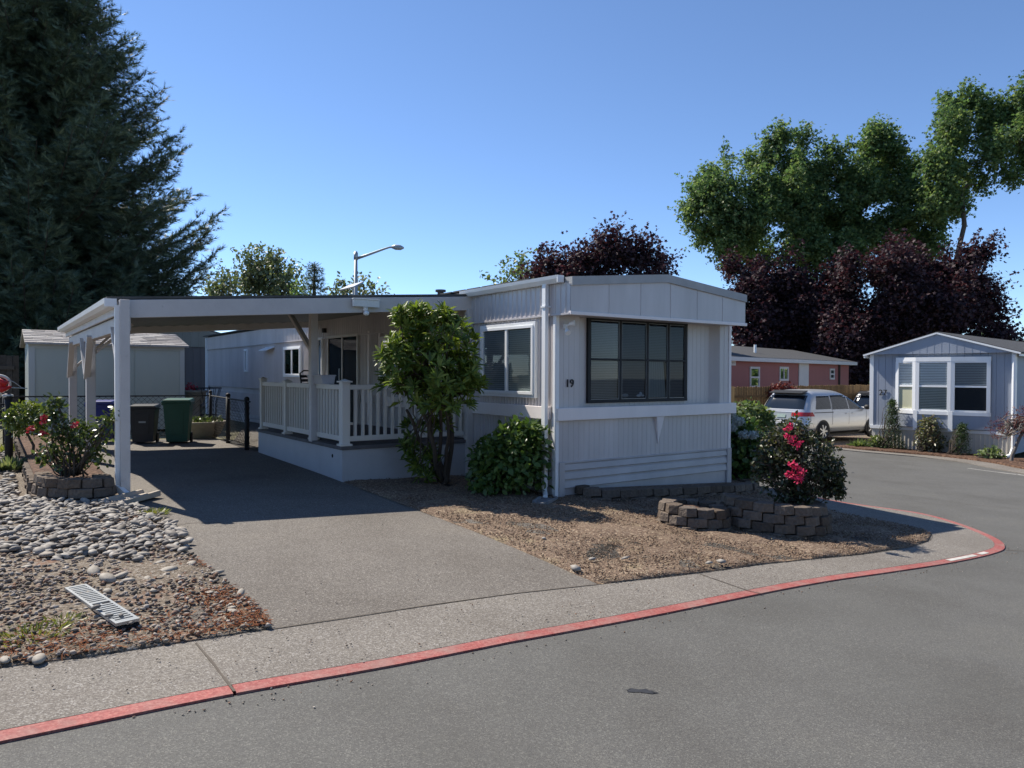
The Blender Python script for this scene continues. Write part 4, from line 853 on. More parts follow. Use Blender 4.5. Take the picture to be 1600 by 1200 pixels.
# wire plant stand, urn and round pot behind the fence
g = gp(326, 662); ps = empty('plant_stand', g, .3, 'black wire plant stand with a flat round top beside the home wall', 'plant stand')
kY = g[1] / F; hh = 1.0
m = MB(); tp = hh
m.tube([(.34 * math.cos(t), .34 * math.sin(t), tp) for t in np.linspace(0, 6.283, 25)], .012, 5); m.tube([(.22 * math.cos(t), .22 * math.sin(t), .25) for t in np.linspace(0, 6.283, 25)], .01, 5)
m.build('hoops', M['black_metal'], ps)
m = MB()
for k in range(12):
    t = k * math.pi / 6; m.tube([(.2 * math.cos(t), .2 * math.sin(t), 0), (.22 * math.cos(t), .22 * math.sin(t), .6), (.33 * math.cos(t), .33 * math.sin(t), tp)], .008, 5)
m.build('rods', M['black_metal'], ps)
m = MB()
for k in range(9): y = -.3 + k * .075; xx = math.sqrt(max(0, .34 ** 2 - y * y)); m.box(-xx, xx, y, y + .02, tp, tp + .012)
m.build('top', M['black_metal'], ps)
g2 = gp(306, 662); ur = empty('stone_urn', g2, 0, 'pale stone urn on a column standing behind the green bin', 'urn')
def lathe(mb, prof, n=16):
    vs = [(r * math.cos(6.2832 * k / n), r * math.sin(6.2832 * k / n), z) for r, z in prof for k in range(n)]
    return mb.add(vs, [(i * n + k, i * n + (k + 1) % n, (i + 1) * n + (k + 1) % n, (i + 1) * n + k) for i in range(len(prof) - 1) for k in range(n)] + [tuple((len(prof) - 1) * n + k for k in range(n))])
m = MB(); lathe(m, [(.2, 0), (.2, .06), (.12, .12), (.11, .5), (.16, .56), (.24, .7), (.27, .86), (.3, .88), (.3, .93), (.24, .93), (.2, .8)]); m.build('bowl', M['stone_urn'], ur, smooth=True)
rg = np.random.default_rng(5); P = rg.normal(size=(60, 3)) * np.array([.09, .09, .06]) + np.array([-.12, 0, 1.02]); leaves('blooms', P, rdir(rg, 60), rdir(rg, 60), np.full(60, .08), T_BROAD, L['red_flower'], ur)
g3 = gp(316, 684); po = empty('round_planter', g3, 0, 'low round stone planter with pale rim behind the fence', 'planter')
m = MB(); lathe(m, [(.30, 0), (.40, .12), (.46, .30), (.5, .32), (.5, .37), (.44, .37), (.42, .3)], 20); m.build('bowl', M['stone_urn'], po, smooth=True)
P = np.c_[rg.normal(size=(200, 2)) * .2, .33 + rg.random(200) * .1]; leaves('greenery', P, rdir(rg, 200) + np.array([0, 0, .6]), rdir(rg, 200), rg.uniform(.05, .12, 200), T_BROAD, L['rose'], po)

# ================================================================== DRAIN GRATE
gc = [gp(*q, .04) for q in ((100, 920), (135, 914), (217, 976), (182, 984))]
ctr = sum(gc) / 4; dv = (gc[2] + gc[3] - gc[0] - gc[1]); LG = np.linalg.norm(dv[:2]) / 2; WG = (np.linalg.norm((gc[1] - gc[0])[:2]) + np.linalg.norm((gc[2] - gc[3])[:2])) / 2
gr = empty('drain_grate', ctr + np.array([0, 0, .006]), math.atan2(dv[1], dv[0]), 'galvanised slotted drain grate lying in the gravel', 'grate')
m = MB(); hx, hy = LG / 2, WG / 2
m.box(-hx, hx, -hy, -hy + .016, 0, .018); m.box(-hx, hx, hy - .016, hy, 0, .018); m.box(-hx, -hx + .03, -hy + .016, hy - .016, 0, .018); m.box(hx - .03, hx, -hy + .016, hy - .016, 0, .018); m.box(-.012, .012, -hy + .016, hy - .016, 0, .018); m.box(-hx, hx, -.006, .006, -.005, .010)
m.build('frame', M['galv'], gr)
m = MB(); x = -hx + .045
while x < hx - .04:
    if abs(x) > .02: m.box(x, x + .02, -hy + .016, hy - .016, .0, .016)
    x += .044
m.build('bars', M['galv'], gr)
m = MB(); m.box(-hx, hx, -hy, hy, -.03, -.012); m.build('slot_shade', M['dark'], gr)  # near-black sheet under the bars, the shade in the slots painted in
for i, (x, y, r) in enumerate(((150, 951, .032), (170, 963, .02), (189, 962, .016), (205, 974, .014))):
    q = gp(x, y, .08); o = rocks('grate_pebble', np.array([[0, 0, 0.0]]), [r], M['bark_grey'], 70 + i, .5, IC2, .05, True, .2, 'dark pebble resting on the drain grate', 'pebble'); o.location = tuple(q); o['group'] = 'pebbles on the drain grate'

# ================================================================== BLOCK PLANTERS
def block_wall(mb, line, z0s, courses, hgt=.1, depth=.2, bl=.26, seed=0, closed=False, step=.02, skip=0):
    """courses of split-face blocks along a polyline (local xy); z0s: ground height fn"""
    rg = random.Random(seed); line = [np.array(p, float) for p in line]
    if closed: line = line + [line[0]]
    seg = [np.linalg.norm(line[i + 1] - line[i]) for i in range(len(line) - 1)]; tot = sum(seg)
    def at(s):
        s = max(0, min(tot - 1e-6, s)); i = 0
        while s > seg[i]: s -= seg[i]; i += 1
        t = (line[i + 1] - line[i]) / seg[i]; return line[i] + t * s, np.array([-t[1], t[0]])
    for c in range(courses):
        s = -bl * (.5 if c % 2 else 0) ; n_ = round(tot / bl); b_ = tot / n_; s = -(b_ * .5 if c % 2 else 0)
        while s < tot - .02:
            a0, a1 = max(0, s) + .006, min(tot, s + b_) - .006; s += b_
            if closed and c % 2 and a0 < .01: a0 = .006
            if a1 - a0 < .05: continue
            p, n1 = at(a0); q, n2 = at(a1); m_, nm = at((a0 + a1) / 2); inw = step * c; o = rg.uniform(-.012, .012)
            z = z0s(m_) + c * hgt + rg.uniform(-.003, .003); zt = z + hgt - .006; f1 = rg.uniform(.0, .02); f2 = rg.uniform(0, .02); bu = rg.uniform(.012, .03)
            def pt(base, nn, dd, zz): return (base[0] + nn[0] * dd, base[1] + nn[1] * dd, zz)
            di = inw + o; do = di + depth
            vs = [pt(p, n1, di + f1, z), pt(m_, nm, di - bu, z), pt(q, n2, di + f2, z), pt(q, n2, do, z), pt(p, n1, do, z),
                  pt(p, n1, di + f1 + .012, zt), pt(m_, nm, di - bu + .016, zt), pt(q, n2, di + f2 + .012, zt), pt(q, n2, do, zt), pt(p, n1, do, zt)]
            mb.add(vs, [(4, 3, 2, 1, 0), (5, 6, 7, 8, 9), (0, 1, 6, 5), (1, 2, 7, 6), (2, 3, 8, 7), (3, 4, 9, 8), (4, 0, 5, 9)])
    return mb
def planter(name, label, org, line, courses, soil, seed, closed=False, h=.1, depth=.2, bl=.27, rz=0.0):
    e = empty(name, org, 0, label, 'planter')
    zf = lambda p: terr(p[0] + org[0]) - org[2] - .04
    m = block_wall(MB(), line, zf, courses, h, depth, bl, seed, closed); m.build('block_wall', M['block'], e, .007)
    if soil:
        top = courses * h - .07; n = len(soil); m = MB(); c = np.mean(np.array(soil), 0)
        vs = [(p[0], p[1], zf(p) + top) for p in soil] + [(c[0], c[1], zf(c) + top + .05)]
        m.add(vs, [(i, (i + 1) % n, n) for i in range(n)]); m.build('soil', M['mulch'], e)
    return e
def rel(org, pts): return [np.array(p[:2]) - np.array(org[:2]) for p in pts]
# ring planter
rc = gp(1088, 826); rc = np.array([rc[0] - .0, rc[1] + .12, terr(rc[0])]); R = .44
ring = [(R * math.cos(t), R * math.sin(t)) for t in np.linspace(0, 2 * math.pi, 24, endpoint=False)]
planter('ring_planter', 'round open ring of brown blocks on the sunny edge of the soil bed', rc, ring, 3, [(p[0] * .7, p[1] * .7) for p in ring], 5, True, .105, .17, .26)
# rose planter on the right corner
ro = gp(1240, 846); ro = np.array([ro[0], ro[1] + .66, terr(ro[0])])
arc = [(.68 * math.cos(t) + .0, .64 * math.sin(t)) for t in np.linspace(math.radians(172), math.radians(378), 26)]
planter('rose_planter', 'curved brown block planter in shade holding the pink rose bush', ro, arc, 4, [(p[0] * .8, p[1] * .8) for p in arc], 6, False, .105, .17, .25)
# terrace wall under the front of the home
to = np.array([*ab(2, -.4), terr(ab(2, -.4)[0])])
tl = rel(to, spline([ab(.28, -.02), ab(.34, -.26), ab(.62, -.44), ab(1.4, -.52), ab(2.4, -.52), ab(3.4, -.5), ab(4.1, -.3), ab(4.28, .2), ab(4.2, 1.0)], 4))
te = planter('terrace_wall', 'low brown block terrace running along the foot of the home front', to, tl, 2, None, 7, False, .11, .2, .3)
m = MB(); zt = .02
tp_ = [ab(.4, -.02), ab(.45, -.25), ab(.7, -.38), ab(1.4, -.42), ab(2.4, -.42), ab(3.4, -.42), ab(4.0, -.25), ab(4.1, .2), ab(4.1, 1.2), ab(3.7, 1.2), ab(3.7, -.02)]
vs = [(p[0] - to[0], p[1] - to[1], terr(p[0]) - to[2] + .13) for p in tp_]; m.add(vs, [tuple(range(len(vs)))]); m.build('soil', M['soil'], te)
# planter bed along the carport
po_ = np.array([*ab(-5.4, 2.0), terr(ab(-5.4, 2)[0])])
pl = rel(po_, spline([ab(-5.04, 2.25), ab(-5.03, 1.86), ab(-5.25, 1.74), ab(-5.55, 1.86), ab(-5.80, 2.15), ab(-5.86, 2.7)], 4))[::-1]
pe = planter('flower_bed', 'brown block flower bed with a curved front beside the carport post', po_, pl, 3, rel(po_, [ab(-5.06, 2.4), ab(-5.06, 1.9), ab(-5.3, 1.82), ab(-5.6, 1.95), ab(-5.78, 2.2), ab(-5.8, 9.0), ab(-5.06, 9.0)]), 8, False, .108, .17, .27)
m = MB(); y = 2.75; rg = random.Random(3)
while y < 9.4:
    for c_, hh in ((0, .0), (1, .10)):
        p = ab(-5.86 + .02 * c_ + rg.uniform(-.015, .015), y + (.06 if c_ else 0)); z = terr(p[0]) - po_[2] + hh - .02; q = p - po_[:2]
        d_ = np.array([*B, 0]) * .058; w_ = np.array([*A, 0]) * .3; o_ = np.array([q[0], q[1], z])
        m.add([o_ - d_, o_ + d_, o_ + d_ + w_, o_ - d_ + w_] + [v + np.array([0, 0, .095]) for v in (o_ - d_, o_ + d_, o_ + d_ + w_, o_ - d_ + w_)], [(3, 2, 1, 0), (4, 5, 6, 7), (0, 1, 5, 4), (1, 2, 6, 5), (2, 3, 7, 6), (3, 0, 4, 7)])
    y += .128
m.build('edging', M['block'], pe, .006)

# ================================================================== NEAR PLANTS
def stems(mb, rng, base, tips, r0=.014, r1=.004, sag=.12):
    for t in tips: limb(mb, base + rng.normal(size=3) * np.array([.05, .05, 0]), t, r0, r1, rng, sag, 5, 5)
def rosettes(rng, C, O, n, size, droop=.0):
    """whorls of long leaves round each tip"""
    m = len(C); P = np.repeat(C, n, 0); ax = unit(np.repeat(O, n, 0)); rd = rdir(rng, m * n); rd = unit(rd - ax * np.sum(rd * ax, 1, keepdims=True))
    k = rng.uniform(.15, .85, (m * n, 1)); D = unit(ax * k + rd * (1.0 - k * .4) + np.array([0, 0, -droop])); N = unit(ax * .9 - rd * .5 + rng.normal(size=P.shape) * .15)
    return P, D, N, size * rng.uniform(.65, 1.2, m * n)
def shell_pts(rng, c, r, n, lo=.75, bottom=-.5):
    d = rdir(rng, int(n * 2.2)); d = d[d[:, 2] > bottom][:n]; return np.array(c) + d * np.array(r) * rng.uniform(lo, 1.05, (len(d), 1)), d
rng = np.random.default_rng(21)
# rhododendron tree against the deck
tb = gp(662, 748); tb = np.array([*ab(-.86, 1.50), 0]); tb[2] = terr(tb[0]) + .03
e = empty('rhododendron_tree', tb, 0, 'tall rhododendron with glossy green leaf whorls in front of the porch deck', 'tree')
Yt = tb[1]; k = Yt / F
def bp_(px, py, dY=0.0): return dp(px, py, Yt + dY)
bl = [((672, 530), 58), ((640, 505), 32), ((700, 540), 50), ((640, 560), 46), ((712, 590), 46), ((668, 590), 60), ((622, 600), 34), ((615, 560), 26), ((735, 600), 26), ((660, 620), 50), ((700, 625), 38), ((672, 505), 34)]
Cs, Os = [], []
for (x, y), r in [((672 + (x - 672) * .92, y), r * .93) for (x, y), r in bl]:
    c = bp_(x, y, -.78 + rng.uniform(-.2, .15)); a_, o_ = shell_pts(rng, c, (r * k * .95, r * k * .8, r * k * .9), int(12 + r * .75), .7, -.45); Cs.append(a_); Os.append(o_)
for (x, y, r, n) in ((648, 672, 16, 9), (688, 660, 18, 12), (640, 700, 14, 10), (652, 722, 14, 10), (676, 712, 10, 6), (664, 742, 12, 8)):
    c = bp_(x, y, -.15); a_, o_ = shell_pts(rng, c, (r * k,) * 3, n, .5, -1); Cs.append(a_); Os.append(o_)
C_ = np.concatenate(Cs); O_ = unit(np.concatenate(Os) * .7 + np.array([0, -.1, .55]))
P, D, N, S = rosettes(rng, C_, O_, 10, .155); leaves('foliage', P, D, N, S, T_LONG, L['rhodo'], e, tb)
m = MB()
for (x, y) in ((640, 640), (655, 620), (675, 610), (690, 620), (700, 650), (665, 590)):
    limb(m, np.array([rng.normal() * .06, rng.normal() * .05, -.05]), bp_(x, y, -.45) - tb, .04, .02, rng, .09, 7, 7)
sel = C_[::5]
for q in sel: limb(m, bp_(668, 612, -.6) - tb + rng.normal(size=3) * .12, q - tb, .014, .005, rng, .1, 3, 4)
m.build('stem', M['bark'], e, smooth=True)
# broad-leaved bush left of the corner
def bush(name, label, base, blobs, n_per, per, size, mat, tpl, seed, stem=True, out=.6, up=.4, cat='bush', group=None, lo=.7, bottom=-.6):
    rg = np.random.default_rng(seed); e = empty(name, base, 0, label, cat, group); Cs, Os = [], []
    for c, r in blobs:
        a_, o_ = shell_pts(rg, c, r if hasattr(r, '__len__') else (r, r, r), n_per, lo, bottom); Cs.append(a_); Os.append(o_)
    C_ = np.concatenate(Cs); O_ = np.concatenate(Os); m_ = len(C_); P = np.repeat(C_, per, 0) + rg.normal(size=(m_ * per, 3)) * size * .55; O2 = np.repeat(O_, per, 0)
    D = unit(O2 * out + rg.normal(size=P.shape) * .6 + np.array([0, 0, -.15])); N = unit(O2 * .5 + np.array([0, 0, up]) + rg.normal(size=P.shape) * .35)
    ok = P[:, 2] > base[2] + .01; leaves('foliage', P[ok], D[ok], N[ok], size * rg.uniform(.6, 1.25, ok.sum()), tpl, mat, e, base)
    if stem:
        m = MB(); bb = np.zeros(3)
        for q in C_[:: max(1, len(C_) // 40)]: limb(m, bb + rg.normal(size=3) * np.array([.06, .06, 0]), q - base, .012, .004, rg, .12, 4, 5)
        m.build('stem', M['bark'], e, smooth=True)
    return e, C_, O_
hb = abg(-.42, .46, .03)
hbl = [(hb + np.array([dx * .85, dy * .85, z * .97]), r * .86) for dx, dy, z, r in ((0, 0, .5, .40), (-.28, .05, .42, .34), (.24, -.02, .52, .34), (-.1, -.18, .3, .36), (.22, -.2, .3, .32), (.05, .05, .72, .25), (-.3, -.1, .2, .3), (.3, -.1, .74, .2))]
bush('hydrangea_bush', 'dense green broad leaved bush beside the home corner downspout', hb, hbl, 120, 4, .10, L['hydrangea'], T_BROAD, 31)
# white hydrangea at the right end of the home
Yh = ab(4.15, .35)[1]; h2 = np.array([*ab(4.2, .3), terr(ab(4.2, .3)[0]) + .12]); kh = Yh / F
def hp(x, y, d=0): return dp(x, y, Yh + d)
e2, C_, O_ = bush('hydrangea_bush', 'leafy hydrangea with white flower heads at the right end of the home', h2, [(hp(1155, 708), 32 * kh), (hp(1165, 695), 26 * kh), (hp(1148, 678, .1), 20 * kh), (hp(1176, 724), 24 * kh), (hp(1150, 735), 24 * kh)], 100, 4, .12, L['hydrangea'], T_BROAD, 33)
for i, (x, y, r) in enumerate(((1154, 658, .085), (1177, 680, .075), (1163, 679, .08), (1145, 668, .06), (1142, 648, .06))):
    rg = np.random.default_rng(60 + i); c = hp(x, y, -.38); d = rdir(rg, 300); leaves('bloom', c + d * r * np.array([1, 1, .75]) * rg.uniform(.8, 1.05, (300, 1)), rdir(rg, 300), d + rg.normal(size=d.shape) * .3, np.full(300, .04), T_BROAD, L['white_flower'], e2, h2)
# pink rose bush
Yr = ro[1] + .1; rb = np.array([dp(1245, 800, Yr)[0], Yr, 0.0]); rb[2] = terr(rb[0]) + .28; kr = Yr / F
def rq(x, y, d=0): return dp(x, y, Yr + d)
e3, C_, O_ = bush('rose_bush', 'dark leaved rose bush with bright pink flower clusters on the corner', rb, [(rq(1240, 715), 48 * kr), (rq(1215, 700), 34 * kr), (rq(1270, 720), 40 * kr), (rq(1225, 750), 40 * kr), (rq(1268, 755), 34 * kr), (rq(1240, 680), 26 * kr), (rq(1295, 735), 22 * kr), (rq(1300, 765), 16 * kr), (rq(1205, 730), 24 * kr), (rq(1245, 775), 34 * kr)], 120, 5, .052, L['darkrose'], T_BROAD, 35, True, .7, .3, lo=.35)
m = MB(); rg = np.random.default_rng(36); Pq = []
for i in range(34):
    a_ = rg.uniform(-.5, 3.6); q = rq(1245 + 78 * math.cos(a_) * rg.uniform(.75, 1.1), 735 - 66 * math.sin(a_) * rg.uniform(.75, 1.08), rg.uniform(-.4, .4)); limb(m, rq(1245, 760, 0) - rb, q - rb, .007, .003, rg, .1, 5, 4); s0_ = rq(1245, 745); Pq += [s0_ + (q - s0_) * t + rg.normal(size=3) * .03 for t in rg.uniform(.65, 1.0, 16)]
m.build('shoots', M['bark'], e3); Pq = np.array(Pq); leaves('shoot_leaves', Pq, rdir(rg, len(Pq)), rdir(rg, len(Pq)) + np.array([0, 0, .6]), rg.uniform(.03, .055, len(Pq)), T_BROAD, L['photinia'], e3, rb)
for i, (x, y, r, n) in enumerate(((1238, 687, .075, 60), (1247, 694, .05, 40), (1232, 682, .04, 30), (1240, 727, .07, 55), (1250, 736, .07, 55), (1234, 741, .06, 45), (1243, 747, .05, 35), (1250, 750, .04, 30), (1236, 668, .045, 26), (1228, 672, .03, 16))):
    rg = np.random.default_rng(80 + i); c = rq(x, y, -.45); d = rdir(rg, n); n = int(n * .6); d = d[:n]; leaves('bloom', c + d * r * .85 * rg.uniform(.5, 1, (n, 1)), rdir(rg, n), d, np.full(n, .042), T_BROAD, L['pink_flower'], e3, rb)
# red roses in the left bed
lb = np.array([*ab(-5.42, 2.35), 0]); lb[2] = terr(lb[0]) + .26; kl = lb[1] / F
def lq(x, y, d=0): return dp(x, y, lb[1] + d)
e4, C_, O_ = bush('rose_bush', 'sunlit rose bush with red blooms in the block bed by the carport post', lb, [(lq(110, 690), 26 * kl), (lq(85, 690), 24 * kl), (lq(135, 695), 24 * kl), (lq(160, 680), 18 * kl), (lq(170, 655), 14 * kl), (lq(100, 665), 20 * kl), (lq(80, 650), 10 * kl), (lq(125, 670), 20 * kl), (lq(85, 635), 9 * kl), (lq(110, 720), 26 * kl), (lq(150, 712), 20 * kl), (lq(75, 715), 16 * kl)], 26, 4, .062, L['rose'], T_BROAD, 37, True, .7, .3, lo=.3)
for i, (x, y, r, n) in enumerate(((68, 656, .045, 26), (50, 671, .04, 26), (68, 676, .03, 16), (117, 664, .03, 18))):
    rg = np.random.default_rng(100 + i); c = lq(x, y, -.22); d = rdir(rg, n); leaves('bloom', c + d * r * rg.uniform(.4, 1, (n, 1)), rdir(rg, n), d, np.full(n, .045), T_BROAD, L['red_flower'], e4, lb)
# ball topiary on a stem
bt = abg(-5.45, 5.2, .15); Yb = bt[1]; kb = Yb / F; cb = dp(43, 656, Yb)
e5, C_, O_ = bush('topiary_ball', 'ball shaped bright green shrub on a thin bent stem behind the roses', np.array([cb[0] + .05, cb[1], bt[2]]), [(cb + np.array([0, 0, .02]), (28 * kb, 28 * kb, 23 * kb))], 420, 4, .055, L['box'], T_BROAD, 39, False, .7, .5, 'shrub', lo=.8, bottom=-.9)
m = MB(); m.tube([(.02, 0, 0), (.04, 0, .2), (-.08, 0, .42), (-.05, 0, .6)], [.022, .02, .016, .014], 7); m.build('stem', M['bark'], e5, smooth=True)
tuft('lavender_clump', 'low grey leafed plants between the black fence post and the edging', abg(-5.98, 5.0, .05), 260, .22, .2, 9, L['greygreen'])
tuft('dry_weeds', 'dry pale weeds at the foot of the chain link fence', gp(8, 705, .03), 160, .3, .14, 10, L['weed'])

# ================================================================== HOME 27
hz = terr(O27[0]); h27 = empty('mobile_home', (O27[0], O27[1], hz), math.atan2(U27[1], U27[0]), 'blue grey board sided mobile home numbered 27 with a white bay window', 'mobile home')
W27, L27, E27, S27 = 3.95, 15.0, 3.06, .74
fl27 = lambda u, n, z: (-n, u, z); ff27 = lambda u, n, z: (u, -n, z)
mb = MB(); mb.box(.03, W27, .03, L27, .1, E27)
mb.ribs(ff27, 0.02, W27 - .02, S27, E27, .205, .014, -.012); mb.ribs(fl27, .0, L27, S27, E27, .205, .014, -.012); mb.build('wall', M['h27'], h27)
PK = 3.66; ovh = .16
mb = MB(); mb.prism([(-.1, E27 - .02), (W27 + .1, E27 - .02), (W27 / 2, PK)], lambda x, z: (x, -ovh, z), lambda x, z: (x, .1, z))
x = .05
while x < W27:
    t = 1 - abs(x - W27 / 2) / (W27 / 2 + .1); mb.box(x - .006, x + .006, -ovh - .004, -ovh + .002, E27, E27 + (PK - E27 + .02) * t - .05); x += .205
mb.build('gable', M['h27'], h27)
mb = MB()
for sgn in (-1, 1):
    xa = W27 / 2 + sgn * (W27 / 2 + .22); za = E27 - .06; mb.prism([(xa, za), (W27 / 2, PK), (W27 / 2, PK + .05), (xa, za + .05)], lambda x, z: (x, -ovh - .03, z), lambda x, z: (x, L27 + .2, z))
mb.build('roof', M['shingle_dark'], h27)
mb = MB()
for sgn in (-1, 1):
    xa = W27 / 2 + sgn * (W27 / 2 + .2); za = E27 - .05; mb.bar((xa, -ovh - .035, za), (W27 / 2, -ovh - .035, PK - .0), .02, .05, (0, 0, 1)); mb.box(min(xa, xa - sgn * .05), max(xa, xa - sgn * .05), -ovh, L27, za - .08, za + .02)
mb.build('eave_trim', M['white'], h27)
for xx in (0, W27): MB().box(xx - .06, xx + .06, -.02, .05, S27, E27).build('corner_trim', M['white'], h27)
mb = MB(); mb.ribs(ff27, .02, W27 - .02, -.1, S27 - .1, .115, .02, .014); mb.ribs(fl27, .0, L27, -.1, S27 - .1, .115, .02, .014); mb.build('skirting', M['h27_skirt'], h27)
mb = MB(); mb.box(-.03, W27 + .02, -.035, .0, S27 - .1, S27); mb.box(-.035, .0, 0, L27, S27 - .1, S27); mb.build('skirting_band', M['white'], h27)
mb = MB(); mb.tube([(W27 + .02, -.09, E27 - .1), (W27 + .02, -.09, .3), (W27 - .02, -.16, .1), (W27 - .1, -.3, .04)], .05, 8); mb.build('downspout', M['white'], h27)
# bay window
def f27(px):                                  # distance along the face at a pixel column
    lo, hi = 0, 4.5
    for i in range(50):
        t = (lo + hi) / 2; q = O27 + U27 * t; d = np.array([q[0], q[1], 1.65]) - CAM; x = 800 + F * (d @ _r) / (d @ _f)
        if x < px: lo = t
        else: hi = t
    return t
bw = MB(); bx = [f27(1401), f27(1438), f27(1493), f27(1549)]; bd = .17
c0, c1, c2, c3 = (bx[0], -.065), (bx[1] - .06, -bd - .04), (bx[2] - .06, -bd - .04), (bx[3], -.065)
bayz0, bayz1 = S27 + .02, 2.93
cs = [c0, c1, c2, c3]; csw = [(bx[0], .0)] + cs + [(bx[3], .0)]
bay = empty('bay_window', (0, 0, 0)); bay.parent = h27
m = MB(); m.prism(csw, lambda x, y: (x, y, bayz0), lambda x, y: (x, y, 1.17))
m.build('apron', M['h27'], bay)
WZ0, WZ1 = 1.28, 2.80
m = MB(); m.prism([(x, y * 1.12) for x, y in csw], lambda x, y: (x, y, 1.17), lambda x, y: (x, y, WZ0)); m.prism([(x, y * 1.12) for x, y in csw], lambda x, y: (x, y, WZ1), lambda x, y: (x, y, bayz1))
fr = [] 
for i in range(3):
    p, q = np.array(cs[i]), np.array(cs[i + 1]); t = (q - p) / np.linalg.norm(q - p); L_ = np.linalg.norm(q - p); nn = np.array([t[1], -t[0]])
    for s0_, s1_ in ((0, .10), (L_ - .10, L_)):
        a_, b_ = p + t * s0_, p + t * s1_
        m.prism([tuple(a_ + nn * .02), tuple(b_ + nn * .02), tuple(b_ - nn * .03), tuple(a_ - nn * .03)], lambda x, y: (x, y, WZ0), lambda x, y: (x, y, WZ1))
    a_, b_ = p + t * .1, p + t * (L_ - .1); zm_ = (WZ0 + WZ1) / 2
    for z0_, z1_ in ((WZ0, WZ0 + .05), (zm_ - .03, zm_ + .03), (WZ1 - .05, WZ1)):
        m.prism([tuple(a_ + nn * .005), tuple(b_ + nn * .005), tuple(b_ - nn * .03), tuple(a_ - nn * .03)], lambda x, y: (x, y, z0_), lambda x, y: (x, y, z1_))
    fr.append((p + t * .1, p + t * (L_ - .1), nn))
m.build('frame', M['white'], bay)
m = MB()
for p, q, nn in fr:
    a_, b_ = p - nn * .012, q - nn * .012; m.add([(*a_, WZ0), (*b_, WZ0), (*b_, WZ1), (*a_, WZ1)], [(0, 1, 2, 3)])
m.build('pane', M['glass'], bay)
m = MB()
for p, q, nn in fr:
    a_, b_ = p - nn * .05, q - nn * .05; m.add([(*a_, WZ0), (*b_, WZ0), (*b_, WZ1), (*a_, WZ1)], [(0, 1, 2, 3)])
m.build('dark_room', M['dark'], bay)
m = MB(); zm_ = 2.04
def bl27(i, z0_, z1_, mat_, pitch=.05, s0_=0.0, s1_=1.0):
    p, q, nn = fr[i]; m = MB(); z = z0_; a_ = p + (q - p) * s0_ - nn * .036; b_ = p + (q - p) * s1_ - nn * .036
    while z + pitch < z1_: m.add([(*a_, z), (*b_, z), (*(b_ + nn * .014), z + pitch * .8), (*(a_ + nn * .014), z + pitch * .8)], [(0, 1, 2, 3)]); z += pitch
    m.build('blind', mat_, bay)
bl27(0, zm_, WZ1, M['white']); bl27(1, zm_, WZ1, M['white']); bl27(1, WZ0, zm_, M['blind']); bl27(2, zm_ + .05, WZ1, M['blind_dim'])
p, q, nn = fr[0]; a_, b_ = p - nn * .03, q - nn * .03; m = MB(); m.add([(*a_, WZ0), (*b_, WZ0), (*b_, zm_), (*a_, zm_)], [(0, 1, 2, 3)]); m.build('shade', M['shade_cream'], bay)
for xx in (c1[0], c2[0]): MB().box(xx - .06, xx + .06, -(bd + .04) * 1.12 - .01, -bd + .05, bayz0 - .08, WZ0).build('mullion', M['white'], bay)
text_obj('house_number', '27', .26, M['car_black'], h27, Mt((.36, -.02, 1.80), (1, 0, 0), (0, 0, 1), (0, -1, 0)))
MB().box(-.09, -.0, .1, .3, 1.5, 1.95).build('meter_box', M['grey_metal'], h27)
# plants in front of home 27
def O2(px, back=.5):                           # base point on the mulch in front of the face
    t = f27(px); q = O27 + U27 * t - N27 * back; return np.array([q[0], q[1], terr(q[0]) + .07])
def sbush(name, label, px, back, blobs, mat, n, per, size, seed, tpl=T_DIAM, cat='shrub', lo=.6, group=None):
    b = O2(px, back); kk = b[1] / F; bb = []
    for (x, y, r) in blobs: c = dp(x, y, b[1]); bb.append((c, r * kk))
    return bush(name, label, b, bb, n, per, size, mat, tpl, seed, True, .6, .4, cat, group, lo, -.9)
sbush('spiral_spruce', 'tall clipped spiral conifer by the left corner of home 27', 1394, .55, [(1393, 700, 15), (1400, 694, 13), (1385, 696, 13), (1395, 676, 11), (1396, 664, 9), (1394, 652, 8), (1395, 640, 7), (1394, 630, 4)], L['spruce'], 130, 5, .07, 41, T_NEEDLE, 'conifer')
sbush('spiral_spruce', 'short clipped spiral conifer in front of the bay window', 1502, .75, [(1502, 708, 13), (1502, 692, 11), (1503, 679, 8), (1503, 668, 4)], L['spruce'], 130, 5, .07, 42, T_NEEDLE, 'conifer')
sbush('round_shrub', 'low bright green shrub at the foot of the spiral conifer', 1370, .7, [(1369, 692, 11), (1374, 696, 9)], L['box'], 120, 4, .08, 43)
sbush('photinia_shrub', 'loose grey leafed shrub growing under the bay window', 1450, .6, [(1452, 675, 17), (1446, 690, 18), (1460, 692, 16), (1455, 660, 11), (1450, 704, 14)], L['photinia'], 70, 4, .09, 44, T_BROAD, lo=.4)
sbush('hosta', 'small yellow green leafy plant low in the mulch', 1549, 1.0, [(1548, 712, 13), (1556, 716, 10), (1540, 716, 9)], L['limegreen'], 60, 3, .12, 45, T_BROAD, 'plant', .4)
jb = O2(1597, 1.15); kk = jb[1] / F
jm = tree('japanese_maple', 'weeping red leaved dwarf maple at the right corner of home 27', 'tree', jb, [(dp(1590, 668, jb[1]), (32 * kk, 32 * kk, 14 * kk)), (dp(1606, 652, jb[1]), (30 * kk, 30 * kk, 14 * kk)), (dp(1575, 680, jb[1]), (22 * kk, 22 * kk, 10 * kk)), (dp(1625, 668, jb[1]), (34 * kk, 34 * kk, 16 * kk))], L['jmaple'], M['bark_grey'], .085, 500, 4, .06, T_NEEDLE, 46, .05, dp(1600, 672, jb[1]), None, .35, .3)
